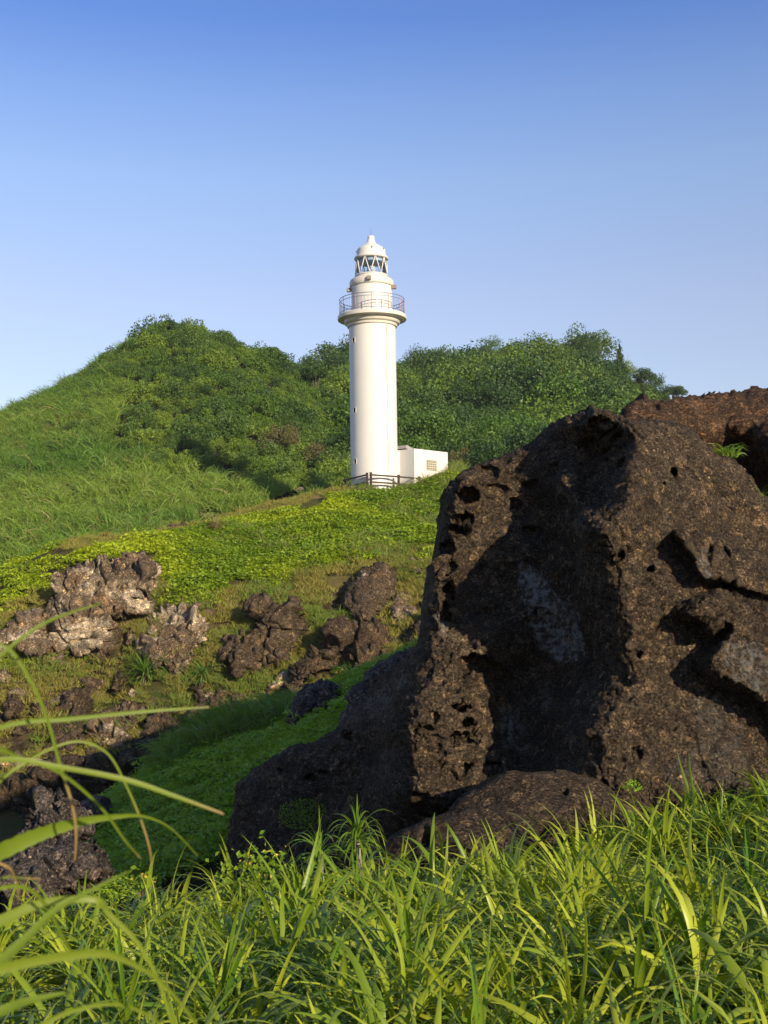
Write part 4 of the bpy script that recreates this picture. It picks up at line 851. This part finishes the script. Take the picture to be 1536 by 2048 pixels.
for row in (686, 824, 925.5):
    a = math.radians(-90 - 52); Rz = Matrix.Rotation(a, 3, 'Z'); wv = MB()
    c0 = Rz @ Vector((R_ - .03, 0, Z(row))); wv.box(c0, (.034, .11, .15), Rz)
    wo = wv.build('slit_window', M['slit_shade'], LH)
    fr = MB()
    for dy, dz, hy, hz in ((.135, 0, .025, .175), (-.135, 0, .025, .175), (0, .1625, .11, .0125), (0, -.1625, .11, .0125)): fr.box(Rz @ Vector((R_ - .012, dy, Z(row) + dz)), (.03, hy, hz), Rz)
    fr.build('window_frame', M['paint'], wo)
cab = []; ca = math.radians(-90 + 36)
for k, row in enumerate(np.linspace(657, 985, 24)): cab.append(((R_ + .012) * math.cos(ca + .03 * math.sin(k * .8)), (R_ + .012) * math.sin(ca + .03 * math.sin(k * .8)), Z(row)))
MB().tube(cab, .016, 5).build('cable', plain('yellowed_cable', (.36, .27, .15), .7), LH, True)
# annex
AA = math.radians(47); fd = Vector((math.cos(AA), math.sin(AA), 0)); bd = Vector((-math.sin(AA), math.cos(AA), 0))
c1 = Vector(at(828.5, 900, LD - 1.2)) - Vector((lx, LD, zb)); ztop = float(at(828.5, 896.8, LD - 1.2)[2]) - zb; zbot = -1.2; AL, AW = 3.45, 3.4
an = MB(); wt = .16
RA = Matrix.Rotation(AA, 3, 'Z'); cc = c1 + fd * AL / 2 + bd * AW / 2; cc.z = (ztop + zbot) / 2
an.box(cc, (AL / 2, AW / 2, (ztop - zbot) / 2), RA)
annex = an.build('annex', M['paint'], LH)
bv = annex.modifiers.new('bevel', 'BEVEL'); bv.width = .025; bv.segments = 2
roof = MB(); roof.box(Vector((cc.x, cc.y, ztop + .006)) , (AL / 2 - wt, AW / 2 - wt, .012), RA); roof.build('roof', M['roofcap'], annex)
hb = MB(); hc = c1 + fd * .35 + bd * 1.3; hb.box((hc.x, hc.y, ztop + .12), (.32, .55, .11), RA @ Matrix.Rotation(.25, 3, 'Y')); hb.build('roof_hatch', M['roofcap'], annex)
# glass block window in the sunny wall
wc = c1 + fd * (AL * .495); wz = float(at(865, 930.5, LD)[2]) - zb; wn = -bd
wf = MB(); W2, H2 = .50, .345
for du, dzz, hu, hz in ((0, H2 - .02, W2, .02), (0, -H2 + .02, W2, .02), (W2 - .02, 0, .02, H2 - .04), (-W2 + .02, 0, .02, H2 - .04)): wf.box(wc + fd * du + wn * .012 + Vector((0, 0, wz - wc.z + dzz)), (hu, .03, hz), RA)
wfo = wf.build('window', M['frame'], annex)
bg_ = MB(); bg_.box(wc + wn * .004 + Vector((0, 0, wz - wc.z)), (W2 - .04, .012, H2 - .04), RA); bg_.build('window_joint', M['grout'], wfo)
bl = MB()
for i in range(5):
    for j in range(4): bl.box(wc + fd * ((i - 2) * .18) + wn * .016 + Vector((0, 0, wz - wc.z + (j - 1.5) * .148)), (.074, .012, .058), RA)
blo = bl.build('glass_blocks', M['block'], wfo); bb = blo.modifiers.new('bevel', 'BEVEL'); bb.width = .012; bb.segments = 2
# passage between the tower and the annex
pc = (c1 * .5 + Vector((R_ * .9, -.2, 0)) * .5)
pm = MB(); pt = float(at(805, 902, LD)[2]) - zb; pm.box((1.75, .25, (pt + zbot) / 2), (.85, .55, (pt - zbot) / 2)); pa_ = pm.build('passage', M['paint'], LH)

# ------------------------------------------------------------------ fence
fy = 74.0
fb0 = at(737, 985, fy); FE = empty('fence', (fb0[0], fy, float(tz([fb0[0]], [fy])[0])), 'dark brown two rail wooden fence in front of the lighthouse foot', 'fence')
fo = Vector(FE.location)
def fpt(px, py, y): return Vector(at(px, py, y)) - fo
for px_, t_, y_ in ((734, 945.5, 74.0), (741.5, 944.5, 73.9), (797, 949.5, 74.6), (690, 957, 75.6), (838, 953, 75.1)):
    p = fpt(px_, t_, y_); gz = float(tz([p.x + fo.x], [y_])[0]) - fo.z
    MB().box((p.x, p.y, (p.z + gz - .5) / 2), (.085, .085, (p.z - gz + .5) / 2)).build('post', M['wood'], FE)
def railseg(a, b):
    a, b = Vector(a), Vector(b); d = b - a; Rq = d.to_track_quat('X', 'Z').to_matrix(); MB().box((a + b) / 2, (d.length / 2, .03, .052), Rq).build('rail', M['wood'], FE)
for da, db in ((0, 0), (14.5, 14.0)):
    railseg(fpt(742, 949.5 + da, 73.8), fpt(797, 953.5 + db, 74.5)); railseg(fpt(797.5, 953.5 + da, 74.5), fpt(842, 957.5 + db, 75.0)); railseg(fpt(734, 949.5 + da, 73.9), fpt(686, 961 + db, 75.6))

# ------------------------------------------------------------------ single plants
def plant(px, py, y, label, n, L, w_, seed, up=.2, droop=1.0, h0=.3, stem=0.0, mat='strap', cat='plant', name='pandanus', zoff=0.0, tint=0):
    p = at(px, py, y); gz = float(tz([p[0]], [y])[0]); base = min(gz, p[2]) if stem else gz + zoff
    o = empty(name, (p[0], y, base), label, cat); hz = (p[2] - base) if stem else 0.0
    c = strap_obj('foliage', rosette(np.random.default_rng(seed), n, L, w_, up, 8, droop, h0, .2 if mat == 'tall_grass' else 0), M[mat], o); c.location = (0, 0, hz)
    MB().tube([(0, 0, -.15), (.02, .01, hz * .5 + .1), (0, 0, hz + h0 * .8)], [.03, .026, .018]).build('stem', M['pale_bark'], o, True)
    return o
plant(716, 1724, 9.3, 'upright mop headed plant standing above the leaves against the dark rock', 80, .33, .0085, 900, .05, 2.0, .22, 1)
plant(640, 1754, 9.0, 'fountain shaped plant just left of the mop headed one', 60, .35, .0085, 901, .1, 1.9, .2, 1)
plant(470, 1720, 8.8, 'broad leaved plant at the left end of the dark outcrop foot', 30, .40, .008, 902, .15, .9, .25)
plant(820, 1900, 5.0, 'tall sword leaved plant in the centre of the foreground leaves', 26, .52, .0105, 903, .12, .55, .35)
plant(1290, 1830, 5.6, 'large sword leaved plant with one long arching blade, right of the foreground centre', 28, .58, .011, 904, .15, .7, .35)
plant(250, 1930, 4.6, 'fanned pale green plant low on the left of the foreground', 28, .46, .010, 905, .15, .6, .35)
plant(440, 1900, 4.9, 'dark green fan of stiff leaves right of the fanned pale plant', 26, .44, .0105, 906, .18, .5, .35)
plant(1500, 1760, 6.3, 'tall plant at the right edge with long pale blades', 28, .52, .010, 907, .15, .7, .35)
plant(1440, 1625, 9.5, 'long thin bladed tuft below the right part of the huge outcrop', 40, .48, .007, 908, .25, .9, .3)
plant(960, 1990, 3.9, 'drooping leaved plant at the bottom edge centre', 26, .40, .009, 909, .2, .8, .3)
plant(1380, 1990, 3.9, 'broad leaved plant at the bottom edge towards the right corner', 26, .40, .0095, 910, .2, .7, .3)
# tall clumps on the cliff
plant(290, 1330, 47.6, 'tall pale grass clump hanging between the rocks of the left cliff', 110, 1.5, .035, 920, .3, 1.1, .5, 0, 'tall_grass', 'grass clump', 'grass_clump', .1)
plant(405, 1325, 47.4, 'smaller drooping grass clump under the pale crumbly rock', 70, 1.1, .03, 921, .5, 1.3, .4, 0, 'tall_grass', 'grass clump', 'grass_clump', .1)
plant(430, 1085, 62.5, 'straw coloured dry grass clump near the flat rock by the path', 110, 1.0, .02, 922, .15, .8, .3, 0, 'dry', 'grass clump', 'grass_clump')
# tufts growing in the rocks
def rock_tuft(px, py, y, label, n, L, w_, spread, seed, rad=.1, name='grass_tuft', mat='strap'):
    p = at(px, py, y); return tag(_t(name, p, tuft(np.random.default_rng(seed), n, L, w_, spread, rad, 5, .05), mat), label, 'grass tuft')
def _t(name, p, L, mat): o = strap_obj(name, L, M[mat]); o.location = p; return o
rock_tuft(1452, 915, 14.6, 'bright green grass tuft in the cleft between the two outcrops', 120, .30, .007, .4, 930, .16)
rock_tuft(1527, 990, 13.3, 'few pale bent blades at the right edge of the huge outcrop', 9, .34, .005, .9, 931, .05)
bv_ = vine_obj('small_plant', M['gully_vine'], 933, 90, .10, .035, .12); COL.objects.link(bv_); bv_.location = at(1265, 1582, 11.35); tag(bv_, 'tiny leafy plant in the crack above the right end of the long low slab', 'plant')
bw = vine_obj('moss_patch', M['gully_vine'], 934, 900, .42, .03, .05); COL.objects.link(bw); bw.location = at(605, 1628, float(main_depth(np.array([605.]), np.array([1628.]), None)[0]) - .06); bw.rotation_euler = (1.0, 0, 0); bw.scale = (.9, .55, 1); tag(bw, 'moss patch on the shaded lower left flank of the huge outcrop', 'moss')
# shrub with yellow flowers at the edge of the bank
for fx, fyy, lab, sd_ in ((515, 1704, 'low shrub with yellowish tips in front of the left end of the dark outcrop', 940), (287, 1712, 'small yellow flowering weed above the leaves on the left', 941)):
    p = at(fx, fyy, 8.9 if sd_ == 940 else 8.2); gz = float(tz([p[0]], [p[1]])[0]); o = empty('flowering_shrub', (p[0], p[1], gz), lab, 'shrub'); rr = np.random.default_rng(sd_); H = p[2] - gz - .20
    n_ = 520 if sd_ == 940 else 50; rad = .30 if sd_ == 940 else .09
    C = rr.normal(0, 1, (n_, 3)) * np.array([rad * .5, rad * .5, rad * .35]) + np.array([0, 0, H]); V, Fs, lf = leaf_cloud(C, np.tile([0, -.3, 1.], (n_, 1)), .05, rr, .7); V1, F1, l1 = V, Fs, lf
    C = rr.normal(0, 1, (26, 3)) * np.array([rad * .45, rad * .45, rad * .2]) + np.array([0, 0, H + rad * .35]); V, Fs, lf = leaf_cloud(C, np.tile([0, -.5, 1.], (26, 1)), .028, rr, .5); c = mesh_obj('foliage', np.concatenate([V1, V]), np.concatenate([F1, Fs + len(V1)]), None, o, False, mats=[M['vine'], M['flower']], midx=[0] * len(F1) + [1] * len(Fs)); attr(c, 'leaf', np.concatenate([l1, lf]))
    sm = MB()
    for k in range(8): q = C[k]; sm.tube([(0, 0, -.05), (q[0] * .5, q[1] * .5, H * .6), tuple(q)], [.008, .006, .003], 4)
    sm.build('stems', M['bark'], o, True)

# ------------------------------------------------------------------ close out-of-focus blades from a plant beside the camera
HUB = (-330, 1830, 1.15)
NEAR = [  # photo course from the left, distance, half widths in px (left .. tip), dry from
    ([(-160, 1540), (0, 1455), (150, 1437), (300, 1422), (418, 1414)], 1.25, [10, 9, 8, 6, 2.5], .93),
    ([(-160, 1560), (0, 1520), (120, 1535), (250, 1560), (350, 1593), (447, 1628)], 1.12, [10, 9, 9, 9, 7, 3], .86),
    ([(-160, 1780), (0, 1702), (80, 1667), (160, 1643), (230, 1633), (285, 1632), (340, 1655), (396, 1712)], 1.3, [30, 29, 24, 16, 9, 5, 3, 1.5], .97),
    ([(-120, 1330), (0, 1290), (60, 1360), (95, 1440), (120, 1530), (142, 1600), (152, 1660), (150, 1722)], 1.2, [7, 7, 6, 6, 5.5, 5, 4.5, 2.5], .62),
    ([(-140, 1440), (0, 1312), (80, 1252), (140, 1226), (202, 1207)], 1.05, [8, 7, 6, 4, 2], 1.2),
    ([(-140, 1560), (-20, 1500), (40, 1515), (120, 1545), (200, 1612), (250, 1680), (282, 1717)], 1.2, [7, 7, 6, 6, 5, 4, 2], .9),
    ([(-120, 1680), (0, 1562), (60, 1520), (120, 1490), (170, 1484), (218, 1510), (252, 1570), (282, 1640), (300, 1700), (303, 1737)], 1.3, [7, 6, 5, 4.5, 4, 4, 4, 3.5, 3, 1.5], .72),
    ([(-140, 2050), (0, 1925), (60, 1870), (110, 1822), (200, 1772), (262, 1742)], 1.0, [20, 18, 15, 11, 6, 2], 1.2),
    ([(-160, 1980), (0, 1937), (100, 1916), (200, 1906), (260, 1925), (320, 1962), (380, 2030), (420, 2100)], .95, [20, 19, 17, 14, 9, 7, 6, 4], 1.2),
    ([(-140, 1900), (0, 1842), (90, 1806), (190, 1800), (216, 1826), (270, 1880), (312, 1950), (345, 2048), (360, 2120)], 1.15, [22, 21, 16, 12, 9, 8, 7, 6, 4], 1.2),
    ([(-160, 2090), (0, 2024), (60, 2002), (150, 1982)], 1.1, [18, 17, 13, 3], 1.2),
    ([(-100, 2160), (80, 2052), (150, 2020), (230, 2008), (300, 2032), (360, 2090)], 1.05, [10, 9, 8, 6, 5, 3], 1.2),
    ([(-140, 1700), (0, 1727), (30, 1757), (38, 1802)], 1.2, [5, 4.5, 4, 2.5], .3),
    ([(-140, 1790), (0, 1757), (40, 1756), (82, 1759)], 1.25, [4, 3.5, 3, 2], .75),
    ([(-140, 1830), (0, 1776), (60, 1779), (95, 1816), (130, 1880), (162, 1942)], 1.1, [8, 7, 7, 6, 5, 3], 1.2)]
hub = at(*HUB); gz = float(tz([hub[0]], [hub[1]])[0])
NP = empty('pandanus', (hub[0], hub[1], gz), 'close out of focus plant at the left edge, its long arching blades crossing the view', 'plant')
def spline(P, m=6):
    P = np.array(P, float); out = []
    for i in range(len(P) - 1):
        p0, p1, p2, p3 = P[max(i - 1, 0)], P[i], P[i + 1], P[min(i + 2, len(P) - 1)]
        for k in range(m):
            t = k / m; out.append(.5 * (2 * p1 + (p2 - p0) * t + (2 * p0 - 5 * p1 + 4 * p2 - p3) * t * t + (3 * p1 - p0 - 3 * p2 + p3) * t ** 3))
    out.append(P[-1]); return np.array(out)
rr = np.random.default_rng(12)
for li, (pts, y, wd, dry) in enumerate(NEAR):
    A = np.array([(p[0], p[1], y * (1 + .10 * k / len(pts)), wd[k]) for k, p in enumerate(pts)], float)
    A = np.concatenate([[[HUB[0], HUB[1], HUB[2], wd[0] * .9]], A]); B = spline(A, 7)
    P3 = at(B[:, 0], B[:, 1], B[:, 2]); W = np.maximum(B[:, 3] * .54, .7) / F * B[:, 2]; u = np.linspace(0, 1, len(B))
    V = []; dr = []; n = len(B); view = P3 / np.linalg.norm(P3, axis=1, keepdims=True); sg = 1
    for i in range(n):
        t = P3[min(i + 1, n - 1)] - P3[max(i - 1, 0)]; t /= np.linalg.norm(t); s = np.cross(view[i], t); s /= np.linalg.norm(s); nn = np.cross(s, t)
        tw = .5 * math.sin(li * 2.1); s2 = s * math.cos(tw) + nn * math.sin(tw); n2 = np.cross(s2, t); ww = W[i] / max(.6, math.cos(tw)); se = 1.0 + (.10 if i % 2 else -.05) * (W[i] > .006)
        V += [P3[i] - s2 * ww * se + n2 * ww * .3, P3[i], P3[i] + s2 * ww * se + n2 * ww * .3]; dr += [float(np.clip((u[i] - dry) * 9, 0, 1))] * 3
    Fs = np.array([q for i in range(n - 1) for q in ((i * 3, i * 3 + 1, i * 3 + 4, i * 3 + 3), (i * 3 + 1, i * 3 + 2, i * 3 + 5, i * 3 + 4))])
    o = mesh_obj('leaf', np.array(V) - np.array([hub[0], hub[1], gz]), Fs, M['strap_near'], NP, True); attr(o, 'leaf', np.full(len(V), rr.random())); attr(o, 'dry', dr)
MB().tube([(0, 0, -.2), (.02, .03, (hub[2] - gz) * .5), (0, 0, hub[2] - gz + .05)], [.035, .03, .025]).build('stem', M['pale_bark'], NP, True)

# ------------------------------------------------------------------ thin sea haze in the air
hz = MB(); lo = float(GZ.min()) - 1.0; hz.box((0, 600, (lo + 70) / 2), (2600, 2600, (70 - lo) / 2))
hm = bpy.data.materials.new('haze'); hm.use_nodes = True; hn = hm.node_tree; hn.nodes.clear()
ho = hn.nodes.new('ShaderNodeOutputMaterial'); hv = hn.nodes.new('ShaderNodeVolumePrincipled'); hv.inputs['Color'].default_value = (.80, .87, .95, 1)
hv.inputs['Density'].default_value = HAZE; hn.links.new(hv.outputs[0], ho.inputs['Volume'])
tag(hz.build('haze', hm), 'thin pale sea haze in the air over the whole place', 'haze', kind='stuff')
